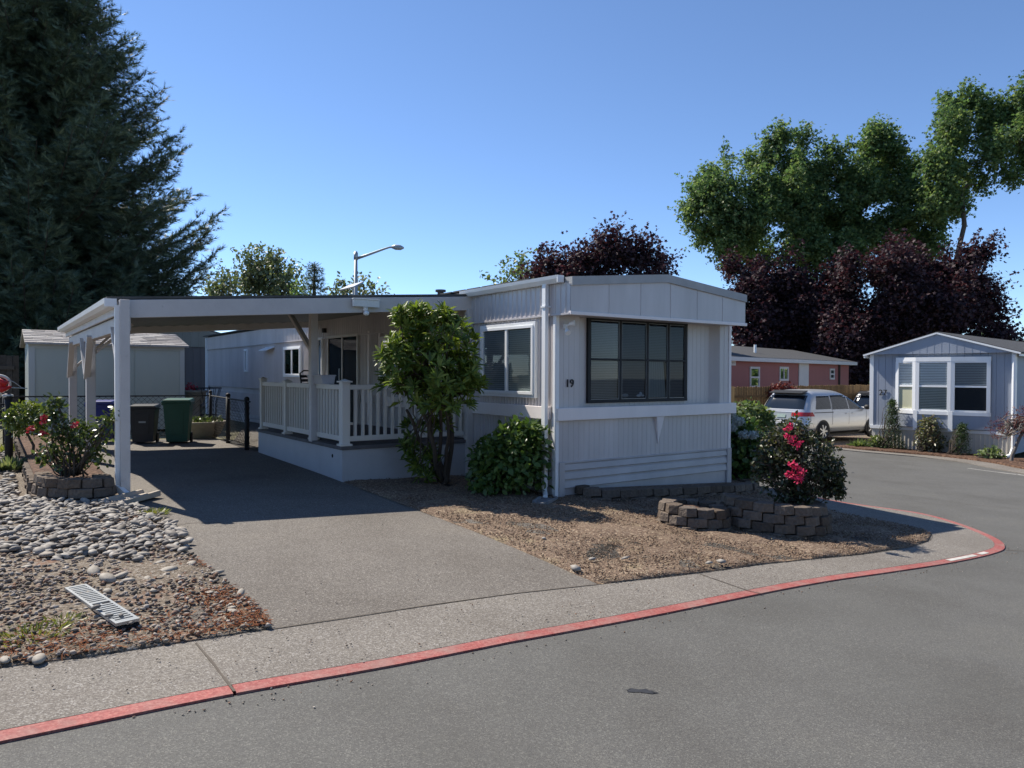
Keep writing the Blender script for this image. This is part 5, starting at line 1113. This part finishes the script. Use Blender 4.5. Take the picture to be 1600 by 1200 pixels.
rk = gp(1345, 698); o = rocks('white_boulder', np.array([[0, 0, 0.0]]), [.32], M['palestone'], 47, .35, IC2, .05, True, .2, 'long pale boulder at the driveway corner of home 27', 'boulder', .8); o.location = tuple(rk)
tuft('grass_clump', 'small yellow green clump beside the pale boulder', O2(1345, .8), 150, .2, .25, 48, L['limegreen'])

# ================================================================== VEHICLES
def minivan(label, loc, heading, paintm, group):
    e = empty('minivan', loc, heading, label, 'minivan', group)
    LV = [(.22, .14, 4.95, .84), (.30, .04, 5.08, .93), (.45, .0, 5.15, .975), (.62, .0, 5.15, .99), (.68, .05, 5.12, .99), (.85, .08, 5.05, .995), (.98, .10, 4.85, .99), (1.04, .12, 4.45, .98), (1.08, .13, 3.98, .965), (1.2, .19, 3.75, .94), (1.35, .28, 3.46, .90), (1.5, .38, 3.12, .85), (1.6, .46, 2.85, .80), (1.67, .52, 2.62, .72), (1.72, .64, 2.4, .6), (1.745, .95, 2.15, .42), (1.755, 1.3, 1.9, .2)]
    def lev(z):
        for i in range(len(LV) - 1):
            if LV[i][0] <= z <= LV[i + 1][0] + 1e-9:
                t = (z - LV[i][0]) / (LV[i + 1][0] - LV[i][0]); return [LV[i][j] + t * (LV[i + 1][j] - LV[i][j]) for j in (1, 2, 3)]
        return LV[-1][1:]
    def outline(z, off=0.0):
        xr, xf, w_ = lev(z); xr -= off; xf += off; w_ += off; rr = min(.34, w_ * .7, (xf - xr) * .3); rf = min(.75, w_ * .8, (xf - xr) * .4); pts = []
        for (cx, cy, r, a0) in ((xr + rr, -(w_ - rr), rr, 180), (xf - rf, -(w_ - rf), rf, 270), (xf - rf, w_ - rf, rf, 0), (xr + rr, w_ - rr, rr, 90)):
            for k in range(7): t = math.radians(a0 + 15 * k); pts.append((cx + r * math.cos(t), cy + r * math.sin(t)))
        return pts
    m = MB(); zs = sorted(set([l[0] for l in LV] + [.53, .76, .92, 1.14, 1.27, 1.42, 1.55, 1.64, 1.695])); vs = []; n = 28
    for z in zs: vs += [(x, y, z) for x, y in outline(z)]
    fs = [(i * n + k, i * n + (k + 1) % n, (i + 1) * n + (k + 1) % n, (i + 1) * n + k) for i in range(len(zs) - 1) for k in range(n)] + [tuple(range((len(zs) - 1) * n, len(zs) * n)), tuple(range(n - 1, -1, -1))]
    m.add(vs, fs); m.build('body', paintm, e, smooth=True)
    def side_patch(name, poly_, mat, off=.006, sides=(-1, 1), parent=e):
        objs = []
        for sg in sides:
            m = MB(); us = np.linspace(0, 1, 9); rows = np.linspace(0, 1, 7); vs = []
            (x0b, x1b, zb), (x0t, x1t, zt_) = poly_
            for r_ in rows:
                z = zb + (zt_ - zb) * r_; xa = x0b + (x0t - x0b) * r_; xb = x1b + (x1t - x1b) * r_
                xr, xf, w_ = lev(z); rf = min(.75, w_ * .8)
                for u_ in us:
                    x = xa + (xb - xa) * u_; y = w_
                    if x > xf - rf: dx = x - (xf - rf); y = w_ - rf + math.sqrt(max(0, rf * rf - dx * dx))
                    if x < xr + .34: dx = xr + .34 - x; y = w_ - .34 + math.sqrt(max(0, .34 ** 2 - dx * dx))
                    vs.append((x - (off if x < xr + .34 else 0), sg * (y + off), z))
            m.add(vs, [(j * 9 + i, j * 9 + i + 1, (j + 1) * 9 + i + 1, (j + 1) * 9 + i) for j in range(6) for i in range(8)]); objs.append(m.build(name, mat, parent, smooth=True))
        return objs
    side_patch('quarter_window', ((.62, 1.52, 1.09), (.82, 1.55, 1.54)), M['car_glass'])
    side_patch('rear_door_window', ((1.60, 2.55, 1.07), (1.62, 2.52, 1.56)), M['car_glass'])
    side_patch('front_door_window', ((2.63, 3.62, 1.06), (2.60, 3.0, 1.54)), M['car_glass'])
    side_patch('slide_rail', ((.5, 1.62, .965), (.5, 1.62, .99)), M['car_black'])
    side_patch('door_seam', ((1.56, 1.575, .4), (1.56, 1.575, 1.56)), M['car_black'], .003); side_patch('door_seam', ((2.57, 2.585, .36), (2.56, 2.575, 1.56)), M['car_black'], .003); side_patch('door_seam', ((3.66, 3.675, .4), (3.66, 3.675, 1.02)), M['car_black'], .003)
    side_patch('sill', ((1.0, 3.4, .22), (1.0, 3.4, .3)), M['car_black'], .008)
    for sg in (-1, 1):
        for hx in (2.35, 2.75): m = MB(); m.bar((hx, sg * 1.005, .92), (hx + .2, sg * 1.005, .925), .035, .04); m.build('handle', paintm, e, .008)
        m = MB(); m.ball((3.55, sg * 1.09, 1.12), (.07, .12, .09)); m.build('mirror', M['car_black'], e, smooth=True)
        for wx in (1.02, 4.02):
            m = MB(); N_ = 24; vs = [(wx + .395 * math.cos(t), sg * (.995 + .004), .33 + .395 * math.sin(t)) for t in np.linspace(-.25, math.pi + .25, N_)]; vs.append((wx, sg * .999, .2)); m.add(vs, [(i, i + 1, N_) for i in range(N_ - 1)]); m.build('wheel_arch', M['car_black'], e)
            w_ = MB(); pr_ = [(.20, .90), (.30, .88), (.33, .92), (.335, .98), (.315, 1.015), (.26, 1.02), (.225, 1.01)]
            vs = [(wx + r_ * math.cos(6.2832 * k_ / 28), sg * yy, .335 + r_ * math.sin(6.2832 * k_ / 28)) for r_, yy in pr_ for k_ in range(28)]
            w_.add(vs, [(i * 28 + k_, i * 28 + (k_ + 1) % 28, (i + 1) * 28 + (k_ + 1) % 28, (i + 1) * 28 + k_) for i in range(len(pr_) - 1) for k_ in range(28)]); wh = w_.build('wheel', M['tyre'], e, smooth=True)
            m = MB(); vs = [(wx + r_ * math.cos(6.2832 * k_ / 28), sg * yy, .335 + r_ * math.sin(6.2832 * k_ / 28)) for r_, yy in ((.235, 1.012), (.215, .985)) for k_ in range(28)]; m.add(vs, [(k_, (k_ + 1) % 28, 28 + (k_ + 1) % 28, 28 + k_) for k_ in range(28)])
            for k_ in range(7): t = 6.2832 * k_ / 7; m.bar((wx, sg * 1.008, .335), (wx + .222 * math.cos(t), sg * 1.004, .335 + .222 * math.sin(t)), .045, .02, (0, 1, 0))
            m.ball((wx, sg * 1.008, .335), (.045, .012, .045)); m.build('rim', M['alu'], wh)
            m = MB(); m.tube([(wx, sg * .96, .335), (wx, sg * .975, .335)], .21, 20); m.build('brake', M['car_black'], wh)
    # rear: window, spoiler, lamps, plate, bumper
    def rear_patch(name, z0, z1, y0, y1, mat, off=.007, tp=1.0):
        m = MB(); vs = []
        for r_ in np.linspace(0, 1, 6):
            z = z0 + (z1 - z0) * r_; xr, xf, w_ = lev(z)
            for u_ in np.linspace(0, 1, 13):
                y = (y0 + (y1 - y0) * u_) * (1 + (tp - 1) * r_); ay = abs(y); x = xr
                if ay > w_ - .34: dy = min(.339, ay - (w_ - .34)); x = xr + .34 - math.sqrt(.34 ** 2 - dy * dy)
                vs.append((x - off, y * (1 + off * 1.2), z))
        m.add(vs, [(j * 13 + i, j * 13 + i + 1, (j + 1) * 13 + i + 1, (j + 1) * 13 + i) for j in range(5) for i in range(12)]); return m.build(name, mat, e, smooth=True)
    rear_patch('rear_window', 1.10, 1.56, -.80, .80, M['car_glass'], .007, .9)
    m = MB(); m.prism([(.30, 1.62), (.62, 1.70), (.62, 1.735), (.26, 1.645)], lambda x, z: (x, -.66, z), lambda x, z: (x, .66, z)); m.build('spoiler', M['car_black'], e, .01)
    for sg in (-1, 1):
        rear_patch('tail_lamp', .86, 1.0, sg * .40, sg * .96, M['tail_red'], .012); rear_patch('reflector', .36, .43, sg * .62, sg * .86, M['tail_red'], .01)
        side_patch('lamp_wing', ((.14, .52, .86), (.14, .42, 1.0)), M['tail_red'], .01, (sg,))
    rear_patch('chrome_strip', .985, 1.02, -.62, .62, M['alu'], .014)
    rear_patch('licence_plate', .80, .92, -.17, .17, M['plate'], .02); rear_patch('plate_recess', .74, .97, -.38, .38, M['grey_metal'], .004)
    rear_patch('bumper_strip', .64, .67, -.8, .8, M['car_black'], .004); rear_patch('tailgate_seam', .70, .712, -.85, .85, M['car_black'], .006)
    m = MB(); m.box(.5, 4.7, -.8, .8, .14, .3); m.build('underbody', M['car_black'], e)
    return e
vg = 'vehicles parked beside home 27'
hd = math.radians(34)
vl = np.array([9.3, 25.3]); minivan('silver minivan seen from behind, parked left of home 27', (vl[0], vl[1], terr(vl[0]) - .02), hd, M['car_silver'], vg)
s_ = dp(1345, 640, 30.5); minivan('white vehicle mostly hidden between the silver minivan and home 27', (s_[0] + .35, s_[1] - .0, terr(s_[0]) + .0), hd + .1, M['car_white'], vg)

# ================================================================== PINK HOUSE AND BOARD FENCE
pr_ = dp(1326, 585, 44); pdir = np.array([.67, .742]); pg = terr(pr_[0])
ph = empty('pink_house', (pr_[0] - pdir[0] * 20, pr_[1] - pdir[1] * 20, pg), math.atan2(pdir[1], pdir[0]), 'long dusty pink house with a low grey roof behind the board fence', 'house')
EH = dp(1326, 567.5, 44)[2] - pg
mb = MB(); mb.box(0, 20, 0, 7, -.2, EH); mb.build('wall', M['pink'], ph)
mb = MB(); mb.prism([(-.35, EH - .02), (3.5, EH + .75), (7.35, EH - .02), (7.35, EH + .08), (3.5, EH + .87), (-.35, EH + .08)], lambda y, z: (-.3, y, z), lambda y, z: (20.3, y, z)); mb.build('roof', M['shingle_dark'], ph)
mb = MB(); mb.box(-.3, 20.3, -.4, -.34, EH - .12, EH + .06); mb.box(-.3, 20.3, -.36, 0, EH - .12, EH - .09); mb.build('fascia', M['pink_trim'], ph)
def pxx(px):
    lo, hi = 0, 20.0
    for i in range(50):
        t = (lo + hi) / 2; q = pr_[:2] - pdir * (20 - t); d = np.array([q[0], q[1], 1.65]) - CAM; x = 800 + F * (d @ _r) / (d @ _f)
        if x < px: lo = t
        else: hi = t
    return t
def pz(px, py):
    t = pxx(px); q = pr_[:2] - pdir * (20 - t); return dp(px, py, q[1])[2] - pg
for (x0, x1, y0, y1, v) in ((1171, 1186, 573, 606, False), (1217, 1231, 573, 595, True), (1296, 1303, 576, 593, False), (1140, 1148, 563, 571, True)):
    a0, a1 = pxx(x0), pxx(x1); z1_, z0_ = pz((x0 + x1) / 2, y0), pz((x0 + x1) / 2, y1); t = .1
    m = MB(); m.box(a0, a1, -.05, 0, z0_, z0_ + t); m.box(a0, a1, -.05, 0, z1_ - t, z1_); m.box(a0, a0 + t, -.05, 0, z0_ + t, z1_ - t); m.box(a1 - t, a1, -.05, 0, z0_ + t, z1_ - t)
    if v: m.box((a0 + a1) / 2 - .03, (a0 + a1) / 2 + .03, -.05, 0, z0_ + t, z1_ - t)
    else: m.box(a0 + t, a1 - t, -.05, 0, (z0_ + z1_) / 2 - .04, (z0_ + z1_) / 2 + .04)
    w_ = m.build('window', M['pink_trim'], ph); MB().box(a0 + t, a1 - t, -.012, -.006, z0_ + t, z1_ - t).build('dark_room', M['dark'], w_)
    MB().add([(a0 + t, -.02, z0_ + t), (a1 - t, -.02, z0_ + t), (a1 - t, -.02, z1_ - t), (a0 + t, -.02, z1_ - t)], [(0, 1, 2, 3)]).build('pane', M['glass'], w_)
a0, a1 = pxx(1247), pxx(1262); MB().box(a0, a1, -.06, 0, .35, pz(1254, 567)).build('door', M['pink_trim'], ph, .01)
mb = MB(); mb.box(pxx(1310) - .05, pxx(1310) + .05, -.1, 0, 0, EH); mb.build('downspout', M['fence_old'], ph)
for px, hh in ((1150, .55), (1162, .2), (1216, .35)):
    m = MB(); a0 = pxx(px); m.tube([(a0, 1.2, EH + .25), (a0, 1.2, EH + .45 + hh)], .07, 8); m.build('roof_vent', M['white'], ph)
f0 = dp(1128, 605, 27.5); f1 = dp(1372, 601, 33.0); fg = terr(f0[0]); fd = f1[:2] - f0[:2]; FLn = np.linalg.norm(fd); bf = empty('board_fence', (f0[0], f0[1], fg), math.atan2(fd[1], fd[0]), 'brown cedar board fence behind the silver minivan', 'fence')
fh = dp(1145, 604.5, 27.9)[2] - fg; fh2 = dp(1365, 600.5, 32.9)[2] - fg
m = MB(); rg = random.Random(8); x = 0
while x < FLn + 1: hh = fh + (fh2 - fh) * x / FLn + rg.uniform(-.02, .02); m.add([(x, 0, -.6), (x + .13, 0, -.6), (x + .13, 0, hh - .03), (x + .1, 0, hh), (x + .03, 0, hh), (x, 0, hh - .03)] + [(a_, .02, b_) for a_, b_ in ((x, -.6), (x + .13, -.6), (x + .13, hh - .03), (x + .1, hh), (x + .03, hh), (x, hh - .03))], [(5, 4, 3, 2, 1, 0), (6, 7, 8, 9, 10, 11)] + [(i, (i + 1) % 6, 6 + (i + 1) % 6, 6 + i) for i in range(6)]); x += .145
m.build('boards', M['fence_wood'], bf)
m = MB(); m.box(.30, .62, -.06, -.02, -.4, fh + .02); m.build('post', M['fence_post'], bf)
m = MB(); m.box(0, FLn + 1, -.035, -.005, fh - .42, fh - .33); m.box(0, FLn + 1, -.035, -.005, .1, .19); m.build('rails', M['fence_wood'], bf)
def gbush(name, label, px, py, Y, r, mat, seed, size=.12, n=150, flat=.8, cat='shrub'):
    c = dp(px, py, Y); b = np.array([c[0], c[1], terr(c[0])]); return bush(name, label, b, [(c, (r, r, r * flat)), (c + np.array([r * .7, 0, -r * .2]), (r * .7, r * .7, r * .6)), (c + np.array([-r * .7, 0, -r * .2]), (r * .7, r * .7, r * .6))], n, 4, size, mat, T_BROAD, seed, True, .6, .4, cat)
gbush('red_shrub', 'dark red shrub between the minivan and the board fence', 1222, 613, 29.0, .42, L['jmaple'], 61)
gbush('green_shrub', 'sunlit green shrub at the foot of the board fence left of the minivan', 1165, 652, 21, .55, L['limegreen'], 62, .14)

# ================================================================== STREET LAMP
ls = dp(556, 470, 34); lg = terr(ls[0]); sl_ = empty('street_lamp', (ls[0], ls[1], lg), 0, 'grey street lamp with a curved arm rising behind the carport', 'street lamp')
def lp(x, y): q = dp(x, y, 34); return (q[0] - ls[0], q[1] - ls[1], q[2] - lg)
m = MB(); m.tube([(0, 0, 0), lp(556, 393)], [.12, .075], 12); m.tube([lp(556, 395), lp(556, 406)], .1, 12); m.build('pole', M['grey_metal'], sl_, smooth=True)
m = MB(); m.tube([lp(557, 404), lp(575, 398), lp(600, 389), lp(608, 386.5), lp(616, 386)], [.07, .06, .05, .045, .045], 8); m.build('arm', M['grey_metal'], sl_, smooth=True)
m = MB(); m.tube([lp(612, 386), lp(618, 386.2), lp(626, 387), lp(631, 387.3)], [.06, .13, .12, .04], 10); m.tube([lp(620, 385), lp(620, 382.5)], .05, 8); m.build('lamp_head', M['grey_metal'], sl_, smooth=True)

# ================================================================== TREES
def px_blobs(lst, Y, rng, depth=.6, split=0, fringe=0):
    out = []
    for (x, y, r) in lst:
        c = dp(x, y, Y); rr = r * Y / F; c = c + np.array([0, rng.uniform(-1, 1) * depth * rr * 1.5, 0])
        if split:
            for k in range(split):
                d = rdir(rng, 1)[0]; out.append((c + d * rr * rng.uniform(.3, .95) * np.array([1, 1, .95]), (rr * rng.uniform(.3, .52),) * 2 + (rr * rng.uniform(.4, .68),)))
            for k in range(fringe):
                a_ = rng.uniform(-.35, math.pi + .35); q = c + np.array([math.cos(a_) * rr * rng.uniform(.7, 1.15), rng.uniform(-.6, .6) * rr, math.sin(a_) * rr * rng.uniform(.7, 1.2)]); out.append((q, (rr * .16, rr * .16, rr * rng.uniform(.25, .5))))
            out.append((c, rr * .62))
        else: out.append((c, rr))
    return out
rg = np.random.default_rng(70)
b = dp(1330, 560, 58); b[2] = terr(b[0])
MAPLE = [(1105, 285, 30), (1120, 320, 48), (1085, 330, 26), (1100, 365, 36), (1150, 355, 46), (1170, 300, 36), (1215, 225, 24), (1195, 255, 30), (1235, 260, 40), (1225, 215, 16), (1260, 215, 16), (1290, 275, 40), (1300, 250, 24), (1240, 330, 58), (1300, 330, 56), (1355, 240, 32), (1370, 215, 22), (1395, 235, 24), (1385, 280, 46), (1430, 290, 40), (1345, 310, 40), (1360, 370, 58), (1420, 345, 52), (1465, 330, 38), (1480, 300, 24), (1180, 395, 48), (1250, 400, 50), (1450, 390, 36), (1130, 395, 28), (1310, 400, 50), (1270, 320, 40), (1330, 340, 44), (1200, 345, 44), (1265, 370, 44), (1400, 250, 30), (1320, 285, 34), (1160, 370, 34), (1415, 380, 44), (1215, 300, 34)]
tree('maple_tree', 'large green maple crown rising above the purple trees', 'tree', b, px_blobs([(x, y, r_ * .93) for x, y, r_ in MAPLE], 58, rg, .7, 6, 4), L['maple'], M['bark'], .27, 44, 12, .34, T_STAR, 71, .5, dp(1330, 470, 58), None, .45, .15)
b = dp(1470, 560, 54); b[2] = terr(b[0]); rg = np.random.default_rng(72)
M2 = [(1500, 165, 28), (1530, 155, 26), (1480, 200, 28), (1520, 205, 42), (1560, 190, 36), (1585, 165, 26), (1600, 195, 36), (1475, 240, 28), (1470, 285, 26), (1455, 330, 30), (1485, 325, 20), (1450, 270, 26), (1530, 250, 38), (1575, 235, 38), (1610, 250, 34), (1540, 285, 20), (1575, 280, 20), (1495, 270, 22), (1640, 210, 50)]
tree('maple_tree', 'leaning maple limb and crown at the right edge above the purple trees', 'tree', b, px_blobs([(x, y, r_ * .93) for x, y, r_ in M2], 54, rg, .7, 6, 4), L['maple'], M['bark'], .27, 44, 12, .34, T_STAR, 73, .2, dp(1500, 300, 54), None, .45, .15)
b = dp(1200, 580, 52); b[2] = terr(b[0]); rg = np.random.default_rng(74)
PL1 = [(1200, 460, 44), (1165, 440, 28), (1150, 405, 18), (1175, 500, 44), (1235, 430, 40), (1240, 480, 48), (1215, 530, 44), (1160, 540, 36), (1270, 530, 44), (1140, 480, 20), (1260, 460, 44), (1220, 500, 44), (1190, 430, 34), (1180, 560, 40), (1240, 560, 44), (1280, 500, 40)]
tree('plum_tree', 'dark purple plum tree left half of the group behind the pink house', 'tree', b, px_blobs([(x, y + 16, r_ * .9) for x, y, r_ in PL1], 52, rg, .6, 4, 3), L['plum'], M['bark'], .27, 70, 12, .42, T_STAR, 75, .3, dp(1205, 520, 52), 'purple leaved plum trees', .4, .12)
b = dp(1410, 580, 49); b[2] = terr(b[0]); rg = np.random.default_rng(76)
PL2 = [(1300, 470, 50), (1330, 430, 44), (1300, 520, 50), (1370, 420, 48), (1420, 415, 46), (1375, 480, 64), (1450, 440, 50), (1440, 490, 62), (1490, 420, 38), (1515, 395, 26), (1505, 460, 48), (1540, 440, 22), (1545, 480, 28), (1500, 510, 50), (1560, 510, 22), (1350, 540, 60), (1430, 540, 60), (1585, 525, 18), (1330, 480, 56), (1400, 520, 60), (1340, 560, 50), (1470, 460, 50), (1290, 560, 40), (1460, 540, 50), (1530, 530, 40)]
tree('plum_tree', 'broad dark purple plum tree directly behind home 27', 'tree', b, px_blobs([(x, y + 16, r_ * .9) for x, y, r_ in PL2], 49, rg, .6, 4, 3), L['plum'], M['bark'], .27, 70, 12, .42, T_STAR, 77, .35, dp(1405, 530, 49), 'purple leaved plum trees', .4, .12)
b = dp(940, 580, 36); b[2] = 0; rg = np.random.default_rng(78)
PL3 = [(840, 432, 24), (865, 420, 30), (900, 412, 32), (935, 398, 34), (970, 400, 34), (1005, 405, 30), (1035, 420, 22), (940, 440, 60), (880, 450, 40), (1000, 445, 40)]
tree('plum_tree', 'purple plum tree crown showing above the roof of home 19', 'tree', b, px_blobs([(x, y + 6, r_ * .92) for x, y, r_ in PL3], 36, rg, .6, 4, 3), L['plum'], M['bark'], .2, 90, 12, .32, T_STAR, 79, .25, dp(940, 470, 36), 'purple leaved plum trees', .4, .12)
b = dp(800, 580, 42); b[2] = 0; rg = np.random.default_rng(80)
tree('birch_tree', 'pale green airy tree left of the purple crown above the roof', 'tree', b, px_blobs([(805, 425, 26), (790, 445, 22), (825, 430, 28), (820, 410, 14), (780, 455, 14), (830, 460, 40)], 42, rg), L['limegreen'], M['bark_grey'], .26, 22, 8, .36, T_DIAM, 81, .2, dp(810, 470, 42), None, .45, .15)
b = dp(400, 580, 60); b[2] = .1; rg = np.random.default_rng(82)
tree('poplar_tree', 'rounded grey green tree above the carport roof on the left', 'tree', b, px_blobs([(400, 430, 30), (375, 440, 26), (350, 445, 18), (420, 415, 24), (395, 408, 18), (435, 435, 26), (450, 450, 18), (340, 460, 14), (400, 470, 50), (360, 470, 30), (440, 475, 30)], 60, rg), L['greygreen'], M['bark_grey'], .34, 34, 9, .5, T_DIAM, 83, .35, dp(400, 480, 60), None, .45, .15)
b = dp(550, 580, 50); b[2] = .1; rg = np.random.default_rng(84)
tree('leafy_tree', 'low green tree behind the street lamp', 'tree', b, px_blobs([(545, 450, 14), (530, 462, 14), (565, 455, 16), (585, 462, 14), (555, 475, 26), (520, 470, 10), (600, 470, 8), (580, 480, 24)], 50, rg), L['greygreen'], M['bark_grey'], .3, 24, 8, .36, T_BROAD, 85, .25, dp(550, 490, 50), None, .45, .15)
b = dp(470, 580, 56); b[2] = .1; rg = np.random.default_rng(86)
tree('leafy_tree', 'small dark leafy tree between the grey green tree and the narrow conifer', 'tree', b, px_blobs([(470, 450, 12), (462, 462, 12), (478, 462, 12), (470, 480, 22)], 56, rg), L['maple'], M['bark_grey'], .3, 24, 8, .36, T_DIAM, 87, .2, dp(470, 490, 56), None, .45, .15)
def conifer(name, label, base, H_, rad, seed, nb, mat, z0=2.0, tw=14, tuft_=.3, droop=.25):
    rg = np.random.default_rng(seed); e = empty(name, base, 0, label, 'conifer'); Ps, Ds, Ss = [], [], []; mb = MB()
    zs = np.sort(z0 + (H_ - z0) * (1 - (1 - rg.random(nb)) ** .62)) if False else np.linspace(z0, H_ * .985, nb) + rg.normal(size=nb) * .1
    for i, z in enumerate(zs):
        Lb = rad(z) * rg.uniform(.72, 1.08); az = i * 2.39996 + rg.normal() * .25; d = np.array([math.cos(az), math.sin(az), 0]); s = np.array([-d[1], d[0], 0]); n = 9; pts = []
        dr = droop * rg.uniform(.5, 1.4) * (1 - .55 * z / H_)
        for k in range(n + 1):
            t = k / n; pts.append(np.array([0, 0, z]) + d * Lb * t + np.array([0, 0, Lb * (.10 * t - dr * math.sin(math.pi * t * .85) + .16 * t ** 3)]))
        mb.tube(pts, [max(.012, .06 * Lb / 7 * (1 - .85 * k / n)) for k in range(n + 1)], 5, False)
        m_ = int(tw * max(.35, Lb / 6))
        for t in np.linspace(.12, 1.0, m_):
            k = min(n - 1, int(t * n)); p = pts[k] + (pts[k + 1] - pts[k]) * (t * n - k); bd_ = unit((pts[k + 1] - pts[k])[None])[0]
            for sg in ((-1, 1) if t < .97 else (0,)):
                ln = (.18 + .30 * Lb * (1 - t) ** .8 * .55) * rg.uniform(.7, 1.25) + .25; dd = unit((bd_ * rg.uniform(.5, .95) + s * sg * rg.uniform(.5, 1.0) + np.array([0, 0, rg.uniform(-.28, .16)]))[None])[0]
                c = max(3, int(ln / .13)); u = np.linspace(.08, 1, c)[:, None]; q = p + dd * ln * u - np.array([0, 0, 1]) * (u ** 2) * ln * rg.uniform(.0, .35)
                for rep in range(2): Ps.append(q); Ds.append(np.repeat(dd[None], c, 0) + rg.normal(size=(c, 3)) * np.array([.55, .55, .4])); Ss.append(tuft_ * rg.uniform(.6, 1.15, c))
    P, D, S = np.concatenate(Ps), np.concatenate(Ds), np.concatenate(Ss); leaves('foliage', P + base, D, rg.normal(size=P.shape) * .6 + np.array([0, 0, .6]), S, T_SPRAY, mat, e, base)
    mb.tube([(0, 0, -.2), (0, 0, H_ * .5), (0, 0, H_)], [.42, .24, .03], 10); mb.build('trunk', M['bark'], e, smooth=True); return e
cbse = np.array([-20.5, 31.0, .28])
rad = lambda z: float(np.interp(z, [0, 2, 5, 8.5, 11, 14, 17.5, 21, 24], [6.9, 7.1, 7.1, 6.9, 5.5, 4.2, 2.75, 1.5, .1]))
conifer('spruce_tree', 'huge dark spruce filling the left edge behind the shed', cbse, 24.0, rad, 91, 560, L['conifer'], 1.4, 26, .50, .26)
b = dp(491, 580, 48); b[2] = .1; hc = dp(491, 411, 48)[2] - .1
conifer('narrow_conifer', 'small narrow dark conifer behind the carport roof', b, hc, lambda z: float(np.interp(z, [0, hc * .5, hc], [1.6, 1.1, .05])), 92, 110, L['conifer'], .6, 12, .3, .3)
# what stands across the street, behind the viewer (seen mirrored in the front windows)
def house_across(name, label, x, y, rz, wmat, ln=14, dp_=6):
    e = empty(name, (x, y, terr(x)), rz, label, 'house'); m = MB(); m.ribs(lambda u, n, z: (u, -n, z), 0, ln, .5, 2.9, .2, .014, -.012); m.box(0, ln, .03, dp_, 0, 2.9); m.build('wall', wmat, e)
    m = MB(); m.prism([(-.4, 2.85), (dp_ / 2, 3.7), (dp_ + .4, 2.85), (dp_ + .4, 2.95), (dp_ / 2, 3.82), (-.4, 2.95)], lambda y, z: (-.3, y, z), lambda y, z: (ln + .3, y, z)); m.build('roof', M['shingle_dark'], e)
    for xx in (2, 6, 10.5):
        m = MB(); m.box(xx - .08, xx + 1.48, -.05, 0, 1.12, 1.2); m.box(xx - .08, xx + 1.48, -.05, 0, 2.3, 2.38); m.box(xx - .08, xx, -.05, 0, 1.2, 2.3); m.box(xx + 1.4, xx + 1.48, -.05, 0, 1.2, 2.3); w_ = m.build('window', M['white'], e); MB().box(xx, xx + 1.4, -.02, -.012, 1.2, 2.3).build('pane', M['car_glass'], w_)
    return e
house_across('neighbour_house', 'tan house across the street', 16.5, -8, math.radians(215), M['tan_wall'])
house_across('neighbour_house', 'grey house across the street', -2.5, -14, math.radians(195), M['h27'], 12)
for i, (x, y, h_, r_) in enumerate(((9, -19, 9, 4.2), (20, -14, 10, 4.6), (-1, -24, 11, 5), (24, -4, 8, 3.6), (-16, -16, 9, 4))):
    rg = np.random.default_rng(200 + i); base = np.array([x, y, terr(x)]); bl_ = [(base + np.array([rg.uniform(-.5, .5) * r_, rg.uniform(-.5, .5) * r_, h_ * f_]), r_ * q_) for f_, q_ in ((.4, .7), (.55, .8), (.7, .7), (.85, .5), (.6, .75), (.5, .75))]
    tree('street_tree', ['leafy tree behind the grey house across the street', 'leafy tree behind the tan house across the street', 'tallest leafy tree across the street', 'small leafy tree at the far right across the street', 'leafy tree at the far left across the street'][i], 'tree', base, bl_, L['maple'], M['bark_grey'], .5, 14, 7, .6, T_DIAM, 210 + i, .3, None, 'trees across the street', .4, .05)

# distant trees that close the horizon: one mass
rg = np.random.default_rng(300); n = 26000; th_ = rg.uniform(-1.0, 1.0, n); dist = rg.uniform(95, 125, n); hgt = 5 + 2.2 * np.sin(th_ * 23) + 1.4 * np.sin(th_ * 57 + 1); P = np.c_[np.sin(th_) * dist, np.cos(th_) * dist, hgt * rg.random(n) ** .7 - .5]
o = leaves('treeline', P, rdir(rg, n), rdir(rg, n) + np.array([0, 0, .5]), rg.uniform(.9, 1.9, n), T_DIAM, L['maple']); setp(o, 'far off line of trees closing the horizon behind the houses', 'trees', kind='stuff')
